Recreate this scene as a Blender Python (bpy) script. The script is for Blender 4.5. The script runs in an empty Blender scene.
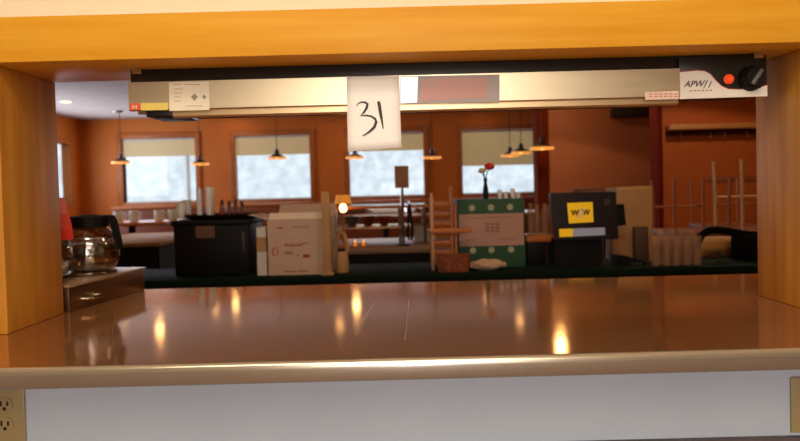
import bpy, bmesh, math, random
from mathutils import Vector, Matrix, Euler
random.seed(7)
PI = math.pi
S = bpy.context.scene
COL = S.collection
S.view_settings.view_transform = 'Standard'
S.view_settings.look = 'None'
S.view_settings.exposure = 0.0

# ------------------------------------------------------------------ camera
F = 640.0
CAMZ = 1.23
cam_d = bpy.data.cameras.new('camera')
cam = bpy.data.objects.new('camera', cam_d)
COL.objects.link(cam)
cam_d.sensor_fit = 'HORIZONTAL'
cam_d.sensor_width = 36.0
cam_d.lens = 36.0 * F / 800.0
cam_d.shift_y = -18.0 / 800.0
cam_d.clip_start = 0.02
PITCH, ROLL = 0.024, 0.0255
M = Matrix.Rotation(PI / 2 - PITCH, 4, 'X') @ Matrix.Rotation(-ROLL, 4, 'Z')
cam.matrix_world = Matrix.Translation((0, 0, CAMZ)) @ M
cam_d.dof.use_dof = True
cam_d.dof.focus_distance = 1.3
cam_d.dof.aperture_fstop = 4.5
S.camera = cam

def at(px, py, Y):
    """world point on the vertical plane Y seen at photo pixel (px, py)"""
    v = Vector(((px - 400) / F, -(py - 220.5 + 18) / F, -1.0))
    w = M.to_3x3() @ v
    t = Y / w.y
    return Vector((w.x * t, Y, CAMZ + w.z * t))

# ------------------------------------------------------------------ materials
def lin(c):
    return tuple(((x / 255) / 12.92 if x / 255 <= 0.04045 else ((x / 255 + 0.055) / 1.055) ** 2.4) for x in c)

MATS = {}
def mat(name, rgb, rough=0.5, metal=0.0, rgb2=None, scale=8.0, stretch=(1, 1, 1), bump=0.0, emit=None, es=0.0,
        coat=0.0, spec=0.5, detail=3.0, gen=False):
    if name in MATS: return MATS[name]
    m = bpy.data.materials.new(name); m.use_nodes = True
    nt = m.node_tree; b = nt.nodes['Principled BSDF']
    b.inputs['Roughness'].default_value = rough
    b.inputs['Metallic'].default_value = metal
    b.inputs['Specular IOR Level'].default_value = spec
    b.inputs['Coat Weight'].default_value = coat
    c1 = lin(rgb)
    c2 = lin(rgb2) if rgb2 else tuple(x * 0.88 for x in c1)
    tc = nt.nodes.new('ShaderNodeTexCoord'); mp = nt.nodes.new('ShaderNodeMapping')
    mp.inputs['Scale'].default_value = stretch
    nz = nt.nodes.new('ShaderNodeTexNoise'); nz.inputs['Scale'].default_value = scale
    nz.inputs['Detail'].default_value = detail
    rp = nt.nodes.new('ShaderNodeValToRGB')
    rp.color_ramp.elements[0].position = 0.3; rp.color_ramp.elements[1].position = 0.7
    rp.color_ramp.elements[0].color = (*c2, 1); rp.color_ramp.elements[1].color = (*c1, 1)
    L = nt.links.new
    L(tc.outputs['Object'], mp.inputs['Vector']); L(mp.outputs['Vector'], nz.inputs['Vector'])
    L(nz.outputs['Fac'], rp.inputs['Fac']); L(rp.outputs['Color'], b.inputs['Base Color'])
    if bump:
        bp = nt.nodes.new('ShaderNodeBump'); bp.inputs['Strength'].default_value = bump
        bp.inputs['Distance'].default_value = 0.002
        L(nz.outputs['Fac'], bp.inputs['Height']); L(bp.outputs['Normal'], b.inputs['Normal'])
    if emit:
        b.inputs['Emission Color'].default_value = (*lin(emit), 1); b.inputs['Emission Strength'].default_value = es
    MATS[name] = m
    return m

def glass(name, tint=(235, 240, 238), gloss=0.12, rough=0.03, face=0.6):
    if name in MATS: return MATS[name]
    m = bpy.data.materials.new(name); m.use_nodes = True
    nt = m.node_tree; nt.nodes.clear(); L = nt.links.new
    out = nt.nodes.new('ShaderNodeOutputMaterial')
    tr = nt.nodes.new('ShaderNodeBsdfTransparent'); tr.inputs[0].default_value = (*lin(tint), 1)
    gl = nt.nodes.new('ShaderNodeBsdfGlossy'); gl.inputs['Roughness'].default_value = rough
    mx = nt.nodes.new('ShaderNodeMixShader'); lw = nt.nodes.new('ShaderNodeLayerWeight')
    lw.inputs['Blend'].default_value = 0.25
    mt = nt.nodes.new('ShaderNodeMath'); mt.operation = 'MULTIPLY_ADD'
    mt.inputs[1].default_value = face; mt.inputs[2].default_value = gloss * 0.5
    L(lw.outputs['Facing'], mt.inputs[0]); L(mt.outputs[0], mx.inputs[0])
    L(tr.outputs[0], mx.inputs[1]); L(gl.outputs[0], mx.inputs[2]); L(mx.outputs[0], out.inputs[0])
    MATS[name] = m
    return m

oak = mat('oak', (224, 162, 50), 0.42, rgb2=(214, 146, 34), scale=5, stretch=(0.6, 6, 9), bump=0.05, coat=0.0, spec=.15)
oak_v = mat('oak_vertical', (196, 138, 50), 0.5, rgb2=(172, 108, 32), scale=5, stretch=(9, 7, 0.5), bump=0.05, coat=0.0, detail=5, spec=.25)
wood_trim = mat('wood_trim', (196, 112, 34), 0.5, rgb2=(170, 90, 22), scale=4, stretch=(1, 4, 8))
wall_or = mat('orange_paint', (212, 116, 22), 0.6, rgb2=(206, 110, 20), scale=2)
wall_rd = mat('red_brown_paint', (206, 132, 100), 0.4, rgb2=(198, 122, 90), scale=1.5)
wall_br = mat('brown_paint', (196, 98, 34), 0.55, rgb2=(188, 92, 30), scale=1.5)
cream = mat('cream_paint', (240, 222, 190), 0.7, rgb2=(236, 216, 184), scale=3)
white_wall = mat('white_panel', (204, 216, 230), 0.5, rgb2=(196, 209, 224), scale=3)
ceil_m = mat('ceiling_tile', (192, 176, 168), 0.9, rgb2=(182, 166, 158), scale=6)
carpet = mat('carpet', (62, 36, 26), 0.95, rgb2=(44, 26, 20), scale=60)
kfloor = mat('quarry_tile', (120, 80, 60), 0.5, scale=4)
black = mat('black_plastic', (15, 12, 12), 0.55, spec=.2)
black_mt = mat('black_enamel', (22, 19, 17), 0.35)
gold = mat('gold_glow', (230, 180, 90), 0.5, emit=(240, 170, 80), es=0.5)
white_pl = mat('white_plastic', (225, 222, 215), 0.5)
card_white = mat('white_cardboard', (206, 178, 160), 0.75, rgb2=(196, 166, 148), scale=5)
card_tan = mat('tan_cardboard', (188, 146, 100), 0.8, rgb2=(178, 136, 90), scale=5)
paper = mat('paper', (252, 248, 242), 0.8, rgb2=(250, 245, 238), scale=2)
ink = mat('marker_ink', (50, 38, 40), 0.6)
red_ink = mat('red_ink', (165, 62, 52), 0.7)
grey_ink = mat('grey_ink', (150, 138, 125), 0.7)
rack_wood = mat('rack_wood', (178, 106, 52), 0.5, rgb2=(150, 84, 38), scale=5, stretch=(4, 4, 1))
green_lam = mat('green_laminate', (16, 32, 24), 0.8, rgb2=(10, 24, 17), scale=30, spec=.1)
green_box = mat('green_print', (44, 84, 60), 0.7, rgb2=(38, 76, 54), scale=6)
pink_lab = mat('pink_label', (186, 146, 132), 0.7)
dot_m = mat('pale_dot', (170, 176, 150), 0.7)
counter_front = mat('counter_front_wood', (120, 62, 34), 0.5, rgb2=(98, 48, 26), scale=3, stretch=(1, 1, 6))
plate_m = mat('almond_plate', (176, 156, 110), 0.4)
dark_m = mat('dark_hole', (30, 20, 14), 0.7)
wicker = mat('wicker', (150, 78, 36), 0.7, rgb2=(100, 48, 20), scale=60, bump=0.4)
cloth = mat('cloth', (205, 175, 150), 0.9, rgb2=(180, 150, 126), scale=10)
blind_m = mat('blind_fabric', (200, 186, 150), 0.8, rgb2=(194, 180, 144), scale=3, emit=(204, 176, 122), es=0.32)  # faint glow put into the cloth for daylight behind it
chrome = mat('chrome', (200, 190, 178), 0.2, 1.0)
chair_metal = mat('chair_metal', (226, 180, 126), 0.4, 0.2)
vinyl = mat('chair_vinyl', (120, 60, 28), 0.5)
red_pl = mat('red_plastic', (190, 40, 24), 0.35)
orange_pl = mat('orange_knob', (240, 80, 30), 0.35, emit=(240, 70, 20), es=0.4)
yellow = mat('yellow_print', (236, 186, 20), 0.5, emit=(236, 180, 20), es=0.35)
pale_scr = mat('pale_screen', (150, 150, 165), 0.5, emit=(150, 150, 170), es=0.25)
yellow_lab = mat('yellow_label', (226, 200, 96), 0.6)
white_lab = mat('white_label', (236, 222, 196), 0.6)
red_lab = mat('red_label', (220, 84, 54), 0.6)
bulb_m = mat('bulb', (255, 220, 150), 0.5, emit=(255, 190, 110), es=14)
down_m = mat('downlight_glow', (255, 230, 190), 0.5, emit=(255, 205, 150), es=9)
def milky(name, rgb, a):
    m = mat(name, rgb, .3); m.node_tree.nodes['Principled BSDF'].inputs['Alpha'].default_value = a; return m
cup_m = milky('cup_plastic', (255, 255, 255), .8)
pane_m = glass('window_glass', (244, 248, 250), 0.04, face=.05)
clear_m = glass('decanter_glass', (214, 206, 196), 0.35, 0.05)
guard_m = glass('guard_glass', (225, 215, 200), 0.12, 0.03)
leaf_m = mat('leaf', (40, 70, 30), 0.6)
rose = mat('rose_red', (220, 50, 40), 0.6)
rose_w = mat('rose_cream', (225, 205, 160), 0.7)

def steel(name, rgb, rough, stretch, amt=0.12, metal=1.0):
    m = bpy.data.materials.new(name); m.use_nodes = True
    nt = m.node_tree; b = nt.nodes['Principled BSDF']; L = nt.links.new
    b.inputs['Metallic'].default_value = metal
    tc = nt.nodes.new('ShaderNodeTexCoord'); mp = nt.nodes.new('ShaderNodeMapping'); mp.inputs['Scale'].default_value = stretch
    nz = nt.nodes.new('ShaderNodeTexNoise'); nz.inputs['Scale'].default_value = 6; nz.inputs['Detail'].default_value = 4
    L(tc.outputs['Object'], mp.inputs['Vector']); L(mp.outputs['Vector'], nz.inputs['Vector'])
    mr = nt.nodes.new('ShaderNodeMapRange'); mr.inputs[3].default_value = rough - amt / 2; mr.inputs[4].default_value = rough + amt / 2
    L(nz.outputs['Fac'], mr.inputs[0]); L(mr.outputs[0], b.inputs['Roughness'])
    rp = nt.nodes.new('ShaderNodeValToRGB'); c = lin(rgb)
    rp.color_ramp.elements[0].color = (*[x * .85 for x in c], 1); rp.color_ramp.elements[1].color = (*c, 1)
    # cloudy smears on top of the brushing
    n2 = nt.nodes.new('ShaderNodeTexNoise'); n2.inputs['Scale'].default_value = 3.5; n2.inputs['Detail'].default_value = 3
    L(tc.outputs['Object'], n2.inputs['Vector']); L(n2.outputs['Fac'], rp.inputs['Fac'])
    L(rp.outputs['Color'], b.inputs['Base Color'])
    return m
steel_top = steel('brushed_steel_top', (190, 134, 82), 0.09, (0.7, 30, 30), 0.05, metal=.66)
steel_edge = steel('brushed_steel_edge', (206, 196, 178), 0.2, (0.7, 30, 30), 0.03, metal=.8)
steel_face = steel('brushed_steel_face', (206, 190, 162), 0.34, (0.5, 30, 30))
steel_box = steel('brushed_steel_box', (170, 150, 130), 0.3, (30, 0.6, 30))

# ------------------------------------------------------------------ mesh helpers
def box(bm, x0, x1, y0, y1, z0, z1, bev=0.0, mtx=None):
    vs = []
    r = bmesh.ops.create_cube(bm, size=1.0)
    vs = r['verts']
    bmesh.ops.transform(bm, matrix=Matrix.Translation(((x0 + x1) / 2, (y0 + y1) / 2, (z0 + z1) / 2)) @
                        Matrix.Diagonal((abs(x1 - x0), abs(y1 - y0), abs(z1 - z0), 1)), verts=vs)
    if bev > 0:
        es = list({e for v in vs for e in v.link_edges})
        r2 = bmesh.ops.bevel(bm, geom=es, offset=bev, segments=2, affect='EDGES', profile=0.5)
        vs = list({v for f in r2['faces'] for v in f.verts} | {v for v in vs if v.is_valid})
    if mtx is not None: bmesh.ops.transform(bm, matrix=mtx, verts=vs)
    return vs

def tube(bm, pts, r, n=10, closed=False, rads=None):
    pts = [Vector(p) for p in pts]; rings = []; prev = None
    for i, p in enumerate(pts):
        a = pts[i - 1] if (i > 0 or closed) else p
        b = pts[(i + 1) % len(pts)] if (i < len(pts) - 1 or closed) else p
        t = (b - a).normalized()
        if prev is None:
            u = t.orthogonal().normalized()
        else:
            u = (prev - t * prev.dot(t)).normalized()
        prev = u; w = t.cross(u); rr = rads[i] if rads else r
        rings.append([bm.verts.new(p + (u * math.cos(2 * PI * k / n) + w * math.sin(2 * PI * k / n)) * rr) for k in range(n)])
    m = len(rings)
    for i in range(m if closed else m - 1):
        A, B = rings[i], rings[(i + 1) % m]
        for k in range(n): bm.faces.new((A[k], A[(k + 1) % n], B[(k + 1) % n], B[k]))
    if not closed:
        bm.faces.new(rings[0][::-1]); bm.faces.new(rings[-1])

def lathe(bm, prof, cx=0, cy=0, cz=0, n=28, cap0=False, cap1=False):
    rings = []
    for r, z in prof:
        if r < 1e-6: rings.append([bm.verts.new((cx, cy, cz + z))])
        else: rings.append([bm.verts.new((cx + r * math.cos(2 * PI * k / n), cy + r * math.sin(2 * PI * k / n), cz + z)) for k in range(n)])
    for A, B in zip(rings, rings[1:]):
        for k in range(n):
            if len(A) == 1 and len(B) == 1: continue
            if len(A) == 1: bm.faces.new((A[0], B[(k + 1) % n], B[k]))
            elif len(B) == 1: bm.faces.new((A[k], A[(k + 1) % n], B[0]))
            else: bm.faces.new((A[k], A[(k + 1) % n], B[(k + 1) % n], B[k]))
    if cap0 and len(rings[0]) > 1: bm.faces.new(rings[0][::-1])
    if cap1 and len(rings[-1]) > 1: bm.faces.new(rings[-1])

def prism(bm, poly, y0, y1):
    """polygon in x,z extruded along y"""
    a = [bm.verts.new((x, y0, z)) for x, z in poly]; b = [bm.verts.new((x, y1, z)) for x, z in poly]
    bm.faces.new(a); bm.faces.new(b[::-1]); n = len(poly)
    for k in range(n): bm.faces.new((a[k], b[k], b[(k + 1) % n], a[(k + 1) % n]))

def ribbon(bm, pts, w, y, th=0.0006, ws=None):
    """pen stroke in the x,z plane at y"""
    n = len(pts); L_, R_ = [], []
    for i, (x, z) in enumerate(pts):
        a = pts[max(i - 1, 0)]; b = pts[min(i + 1, n - 1)]
        t = Vector((b[0] - a[0], b[1] - a[1])).normalized(); nn = Vector((-t.y, t.x)) * (ws[i] if ws else w) / 2
        L_.append((x + nn.x, z + nn.y)); R_.append((x - nn.x, z - nn.y))
    for i in range(n - 1):
        prism(bm, [L_[i], L_[i + 1], R_[i + 1], R_[i]], y - th, y)

def obj(name, bm, m, parent=None, smooth=True, angle=35):
    bmesh.ops.recalc_face_normals(bm, faces=bm.faces)
    me = bpy.data.meshes.new(name); bm.to_mesh(me); bm.free()
    o = bpy.data.objects.new(name, me); COL.objects.link(o)
    me.materials.append(m)
    if smooth:
        me.shade_smooth()
        me.set_sharp_from_angle(angle=math.radians(angle))
    if parent: o.parent = parent
    return o

def B(name, m, dims, parent=None, bev=0.0, mtx=None):
    bm = bmesh.new(); box(bm, *dims, bev=bev, mtx=mtx); return obj(name, bm, m, parent)

def tag(o, label, cat, group=None):
    o['label'] = label; o['category'] = cat
    if group: o['group'] = group
    return o

def thing(name, label, cat, loc=(0, 0, 0), rz=0, group=None):
    o = bpy.data.objects.new(name, None); COL.objects.link(o)
    o.location = loc; o.rotation_euler = (0, 0, rz); o.empty_display_size = 0.05
    return tag(o, label, cat, group)

def struct(o):
    o['kind'] = 'structure'; return o

def dup(root, loc, label, rz=0, scale=None):
    r = root.copy(); COL.objects.link(r); r.location = loc; r.rotation_euler = (0, 0, rz); r['label'] = label
    if scale: r.scale = scale
    for ch in list(root.children):
        c = ch.copy(); COL.objects.link(c); c.parent = r
        for g in ch.children:
            d = g.copy(); COL.objects.link(d); d.parent = c
    return r

def text_mesh(s, size, m, name, parent, loc, shear=0.0, ext=0.0004, align='CENTER', bold=0.0):
    cu = bpy.data.curves.new(name, 'FONT'); cu.body = s; cu.size = size; cu.extrude = ext; cu.shear = shear
    cu.align_x = align; cu.align_y = 'CENTER'; cu.offset = bold
    t = bpy.data.objects.new(name, cu); COL.objects.link(t)
    dg = bpy.context.evaluated_depsgraph_get(); dg.update()
    me = bpy.data.meshes.new_from_object(t.evaluated_get(dg))
    bpy.data.objects.remove(t)
    me.transform(Matrix.Translation(loc) @ Matrix.Rotation(PI / 2, 4, 'X'))
    o = bpy.data.objects.new(name, me); COL.objects.link(o); o.parent = parent
    me.materials.clear(); me.materials.append(m)
    return o

# ================================================================== THE SETTING
ZC = 0.95                                   # steel counter top
YF, YB = 1.30, 1.52                         # kitchen face / dining face of the pass-through wall
XL, XR = -0.807, 0.847                        # opening
ZH0, ZH1 = 1.498, 1.588                     # wooden header
DY = 10.0; DX0, DX1 = -4.95, 5.2; DC = 2.40 # dining room
KY, KC = -2.6, 2.6

# pass-through wall, kitchen paint in front, dining paint behind
def wall_piece(name, m, x0, x1, y0, y1, z0, z1):
    return struct(B(name, m, (x0, x1, y0, y1, z0, z1)))
bm = bmesh.new()
box(bm, -3, 3, YF + .01, YB - .02, 0, ZC - .04)
obj_w = struct(obj('wall_pass_through_lower', bm, white_wall))
bm = bmesh.new()
box(bm, -3, 3, YF + .01, YB - .02, ZH1, 2.62)
struct(obj('wall_pass_through_upper', bm, cream))
struct(B('wall_pass_through_left', cream, (-3, XL - .09, YF + .01, YB - .02, ZC, ZH1)))
struct(B('wall_pass_through_right', cream, (XR + .09, 3, YF + .01, YB - .02, ZC, ZH1)))
# dining room faces of that wall
bm = bmesh.new()
box(bm, DX0, XL - .09, YB - .02, YB, 0, 2.45); box(bm, XR + .09, DX1, YB - .02, YB, 0, 2.45)
box(bm, XL - .09, XR + .09, YB - .02, YB, ZH1, 2.45); box(bm, XL - .09, XR + .09, YB - .02, YB, 0, ZC - .04)
struct(obj('wall_dining_side', bm, wall_or))
# wooden lining of the opening
struct(B('trim_1', oak, (-1.2, 1.25, YF - .02, YB, ZH0, ZH1), bev=.002))
struct(B('trim_2', oak_v, (XL - .09, XL, YF, YB, ZC, ZH0), bev=.003))
struct(B('trim_3', oak_v, (XR, XR + .09, YF, YB, ZC, ZH0), bev=.003))
struct(B('trim_4', mat('skirting_grey', (104, 92, 92), 0.5), (-3, 3, YF - .004, YF + .012, .58, .697)))

# kitchen shell
struct(B('floor', kfloor, (-3, 3, KY - .1, YF + .01, -.05, 0)))
struct(B('ceiling', cream, (-3, 3, KY - .1, YF + .02, KC, KC + .05)))
kw = mat('kitchen_paint', (226, 206, 170), 0.6, rgb2=(220, 198, 160), scale=2)
bm = bmesh.new()
box(bm, -3, 0.0, KY - .1, KY, 0, KC); box(bm, .17, 3, KY - .1, KY, 0, KC)
box(bm, 0, .17, KY - .1, KY, 0, .12); box(bm, 0, .17, KY - .1, KY, 2.25, KC)
struct(obj('wall_kitchen_back', bm, kw))
struct(B('wall_kitchen_left', kw, (-3.1, -3, KY - .1, YF + .01, 0, KC)))
struct(B('wall_kitchen_right', kw, (3, 3.1, KY - .1, YF + .01, 0, KC)))

# dining shell
struct(B('floor', carpet, (DX0 - .1, DX1 + .1, YF + .01, DY + .12, -.05, 0)))
struct(B('ceiling', ceil_m, (DX0 - .1, DX1 + .1, YB - .02, DY + .12, DC, DC + .05)))
WIN = []   # x0,x1,z0,z1 of the four windows in the back wall
for (a, b, yt, yb) in [(122, 197, 138, 201), (234.5, 311, 136, 199), (348.5, 424.5, 134, 196), (461.5, 541, 131, 192)]:
    p = at(a, yt, DY); q = at(b, yb, DY)
    WIN.append((p.x, q.x, q.z, p.z))
bm = bmesh.new()
xs = DX0
zt = sum(w[3] for w in WIN) / 4; zb = sum(w[2] for w in WIN) / 4
WIN = [(w[0], w[1], zb, zt) for w in WIN]
for w in WIN:
    box(bm, xs, w[0], DY, DY + .12, 0, DC); xs = w[1]
    box(bm, w[0], w[1], DY, DY + .12, 0, zb); box(bm, w[0], w[1], DY, DY + .12, zt, DC)
box(bm, xs, DX1, DY, DY + .12, 0, DC)
struct(obj('wall_back', bm, wall_or))
# left wall with its window
ly0, ly1 = 6.6, 9.6
p = at(62, 142, 9.2); q = at(62, 202, 9.2)
bm = bmesh.new()
box(bm, DX0 - .1, DX0, YB, ly0, 0, DC); box(bm, DX0 - .1, DX0, ly1, DY + .12, 0, DC)
box(bm, DX0 - .1, DX0, ly0, ly1, 0, q.z); box(bm, DX0 - .1, DX0, ly0, ly1, p.z, DC)
struct(obj('wall_left', bm, wall_or))
struct(B('wall_right', wall_br, (DX1, DX1 + .1, YB, DY + .12, 0, DC)))

def window(n, x0, x1, z0, z1, y):
    bm = bmesh.new(); t = .085
    box(bm, x0 - t, x0, y - .03, y + .1, z0 - t, z1 + t, .004); box(bm, x1, x1 + t, y - .03, y + .1, z0 - t, z1 + t, .004)
    box(bm, x0, x1, y - .03, y + .1, z1, z1 + t, .004); box(bm, x0, x1, y - .05, y + .1, z0 - t, z0, .004)
    f = struct(obj('window_%d' % n, bm, wood_trim))
    bm = bmesh.new(); xm = x0 + (x1 - x0) * .86
    if n == 1: box(bm, xm, xm + .045, y + .03, y + .055, z0, z1)
    box(bm, x0, x1, y + .03, y + .05, z0, z0 + .02)
    obj('window_sash', bm, white_pl, f)
    B('window_pane', pane_m, (x0, x1, y + .04, y + .044, z0, z1), f)
    return f
for i, w in enumerate(WIN): window(i + 1, *w, DY)
bm = bmesh.new(); t = .07
box(bm, DX0 - .1, DX0 + .03, ly1, ly1 + t, q.z - t, p.z + t); box(bm, DX0 - .1, DX0 + .03, ly0 - t, ly0, q.z - t, p.z + t)
box(bm, DX0 - .1, DX0 + .03, ly0, ly1, p.z, p.z + t); box(bm, DX0 - .1, DX0 + .03, ly0, ly1, q.z - t, q.z)
f = struct(obj('window_5', bm, wood_trim))
B('window_pane', pane_m, (DX0 - .06, DX0 - .056, ly0, ly1, q.z, p.z), f)
# kitchen's narrow window behind the photographer
bm = bmesh.new(); box(bm, -.04, 0, KY - .1, KY + .02, .08, 2.29); box(bm, .17, .21, KY - .1, KY + .02, .08, 2.29)
box(bm, 0, .17, KY - .1, KY + .02, 2.25, 2.29); box(bm, 0, .17, KY - .1, KY + .02, .08, .12)
f = struct(obj('window_6', bm, wood_trim)); B('window_pane', pane_m, (0, .17, KY - .06, KY - .056, .12, 2.25), f)

# blinds
blab = ['cream roller blind half drawn in the leftmost back window', 'cream roller blind in the second back window from the left',
        'cream roller blind partly behind the paper sign reading 31', 'deep cream roller blind above the red flower on the green box']
for i, (w, yb_) in enumerate(zip(WIN, [155.5, 154, 150, 164.5])):
    zb_ = at([160, 272, 387, 501][i], yb_, DY).z
    t_ = thing('roller_blind', blab[i], 'blind', ((w[0] + w[1]) / 2, DY, zt), group='cream roller blinds')
    hw = (w[1] - w[0]) / 2 - .004
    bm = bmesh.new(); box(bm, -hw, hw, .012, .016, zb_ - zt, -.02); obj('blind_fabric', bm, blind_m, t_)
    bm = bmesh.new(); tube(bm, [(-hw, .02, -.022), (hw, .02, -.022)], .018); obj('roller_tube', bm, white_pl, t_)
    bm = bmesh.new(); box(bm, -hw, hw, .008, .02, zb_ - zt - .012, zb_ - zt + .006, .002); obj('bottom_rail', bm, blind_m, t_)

# partition walls at the right of the dining room
a = at(547, 150, 7.3).x; b = at(657, 150, 7.3).x
struct(B('wall_partition', wall_rd, (a, b + .5, 7.3, 7.42, 0, DC)))
struct(B('trim_5', mat('dark_red_paint', (120, 44, 16), 0.9, spec=.1), (a - .13, a + .01, 7.24, 7.44, 0, DC)))
a = at(658, 150, 5.6).x
struct(B('wall_alcove', wall_br, (a, DX1, 5.6, 5.72, 0, DC)))
struct(B('trim_6', mat('dark_red_trim', (110, 30, 12), 0.9, spec=.1), (a - .015, a + .025, 5.56, 5.74, 0, DC)))

# ================================================================== THE COUNTER
t = thing('steel_counter', 'long brushed stainless steel pass-through counter with rounded front edge', 'counter', (0, 0, 0))
bm = bmesh.new()
prof = [(1.045, ZC - .0002), (1.045, ZC)]
for k in range(1, 7):
    a_ = PI / 2 * k / 6; prof.append((1.045 - .009 * math.sin(a_), ZC - .009 + .009 * math.cos(a_)))
prof += [(1.036, ZC - .032), (1.039, ZC - .035), (1.05, ZC - .035), (1.06, ZC - .0345), (1.06, ZC - .002), (1.047, ZC - .002)]
A = [bm.verts.new((-1.7, y, z)) for y, z in prof]; Bv = [bm.verts.new((1.7, y, z)) for y, z in prof]
n = len(prof)
for k in range(n): bm.faces.new((A[k], A[(k + 1) % n], Bv[(k + 1) % n], Bv[k]))
bm.faces.new(A[::-1]); bm.faces.new(Bv)
obj('front_edge', bm, steel_edge, t, angle=50)
B('worktop', steel_top, (-1.7, 1.7, 1.0452, 1.87, ZC - .034, ZC), t)
bm = bmesh.new()
scr = mat('scratch_mark', (196, 160, 126), 0.35, 0.8)
for (x0, y0, x1, y1, w_) in [(405, 340, 409, 300, .0014), (356, 334, 374, 303, .001), (110, 345, 118, 305, .001), (270, 325, 300, 303, .0008), (292, 348, 310, 330, .0008)]:
    def onc(px, py):
        p1 = at(px, py, 1.0); k = (ZC - CAMZ) / (p1.z - CAMZ); return Vector((p1.x * k, k, ZC))
    p, q = onc(x0, y0), onc(x1, y1); d = (q - p).normalized(); nn = Vector((-d.y, d.x, 0)) * w_
    vs = [bm.verts.new(v + Vector((0, 0, .0003))) for v in (p - nn, p + nn, q + nn * .4, q - nn * .4)]
    bm.faces.new(vs)
obj('scratches', bm, scr, t, smooth=False)
bm = bmesh.new()
bm.free()
for x in (-1.2, 1.2): B('bracket', steel_box, (x - .02, x + .02, 1.10, 1.30, ZC - .06, ZC - .034), t)

# two power outlets below the counter
def outlet(px, py, label):
    c = at(px, py, YF + .01)
    t = thing('power_outlet', label, 'outlet', (c.x, YF + .01, c.z), group='almond power outlets')
    bm = bmesh.new(); box(bm, -.04, .04, -.006, 0, -.058, .058, .003); obj('cover_plate', bm, plate_m, t)
    for s in (1, -1):
        bm = bmesh.new(); lathe(bm, [(0, 0), (.017, 0), (.017, .002), (0, .002)], n=20)
        bmesh.ops.transform(bm, matrix=Matrix.Translation((0, -.006, s * .0205)) @ Matrix.Rotation(PI / 2, 4, 'X'), verts=bm.verts)
        so = obj('socket', bm, plate_m, t)
        bm = bmesh.new()
        box(bm, -.0085, -.005, -.0095, -.0075, s * .0205 - .001, s * .0205 + .009); box(bm, .005, .0085, -.0095, -.0075, s * .0205 - .001, s * .0205 + .008)
        box(bm, -.003, .003, -.0095, -.0075, s * .0205 - .010, s * .0205 - .004)
        obj('slots', bm, dark_m, so)
outlet(7, 414, 'almond power outlet with two sockets low on the white wall at the left edge')
outlet(809, 404, 'almond wall plate cut off by the right edge of the photo below the counter')

# ================================================================== THE FOOD WARMER
YW = 1.375
def ux(px): return (px - 400) / F * YW            # along the heater
wx0, wx1 = at(128, 85, YW).x, at(768, 80, YW).x
wxs = at(680, 85, YW).x
zt_w = ZH0 - .006
zf1 = at(400, 75.5, YW).z; zf0 = at(400, 104, YW).z; zl = at(400, 111.5, YW).z
t = thing('food_warmer', 'long stainless strip food warmer hung beneath the wooden header', 'food warmer', ((wx0 + wx1) / 2, 1.43, ZH0))
o0 = Vector(((wx0 + wx1) / 2, 1.43, ZH0))
def W(name, m, dims, par=t, bev=0.0):
    x0, x1, y0, y1, z0, z1 = dims
    return B(name, m, (x0 - o0.x, x1 - o0.x, y0 - o0.y, y1 - o0.y, z0 - o0.z, z1 - o0.z), par, bev)
W('housing', black_mt, (wx0, wx1, YW + .012, 1.50, zf0 + .012, ZH0), bev=.003)
# folded reflector: front sheet with a rolled lower lip
bm = bmesh.new()
pr = [(YW + .01, zf1), (YW, zf1), (YW, zf0 + .002), (YW + .003, zf0), (YW + .012, zf0 - .002), (YW + .014, zl + .004), (YW + .018, zl), (YW + .024, zl),
      (YW + .024, zf0 + .004), (YW + .008, zf0 + .006)]
def strip(bm, pr, x0, x1):
    A = [bm.verts.new((x0 - o0.x, y - o0.y, z - o0.z)) for y, z in pr]; Bv = [bm.verts.new((x1 - o0.x, y - o0.y, z - o0.z)) for y, z in pr]
    n = len(pr)
    for k in range(n): bm.faces.new((A[k], A[(k + 1) % n], Bv[(k + 1) % n], Bv[k]))
    bm.faces.new(A[::-1]); bm.faces.new(Bv)
strip(bm, [(YW + .01, zf1), (YW, zf1), (YW, zf0 + .002), (YW + .003, zf0), (YW + .012, zf0)], wx0, wxs)
obj('front_sheet', bm, steel_face, t)
bm = bmesh.new()
strip(bm, [(YW + .010, zf0 + .002), (YW + .010, zl + .004), (YW + .014, zl), (YW + .024, zl), (YW + .024, zf0 + .002)], wx0 + .09, wxs)
obj('lower_lip', bm, mat('lip_steel', (208, 180, 140), 0.3, 0.9), t)
bm = bmesh.new()   # reflector underneath, opening down
strip(bm, [(YW + .024, zl + .01), (YW + .06, zf0 + .011), (1.47, zf0 + .011), (1.50, zl + .01), (1.503, zl + .01), (1.503, zf0 + .013), (YW + .02, zf0 + .013)], wx0 + .01, wxs)
obj('reflector', bm, steel_box, t)
bm = bmesh.new(); tube(bm, [(wx0 + .1 - o0.x, 1.44 - o0.y, zf0 - .004 - o0.z), (wxs - .03 - o0.x, 1.44 - o0.y, zf0 - .004 - o0.z)], .005)
obj('heating_rod', bm, chrome, t)
W('end_cap', black_mt, (wx0 + .03, wx0 + .11, YW + .014, 1.50, zl + .004, zf0 + .012), bev=.003)
for x in (wx0 + .02, wx1 - .02):
    W('hanger', chrome, (x - .01, x + .01, YW - .002, YW + .05, ZH0 - .012, ZH0 - .001))
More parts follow.
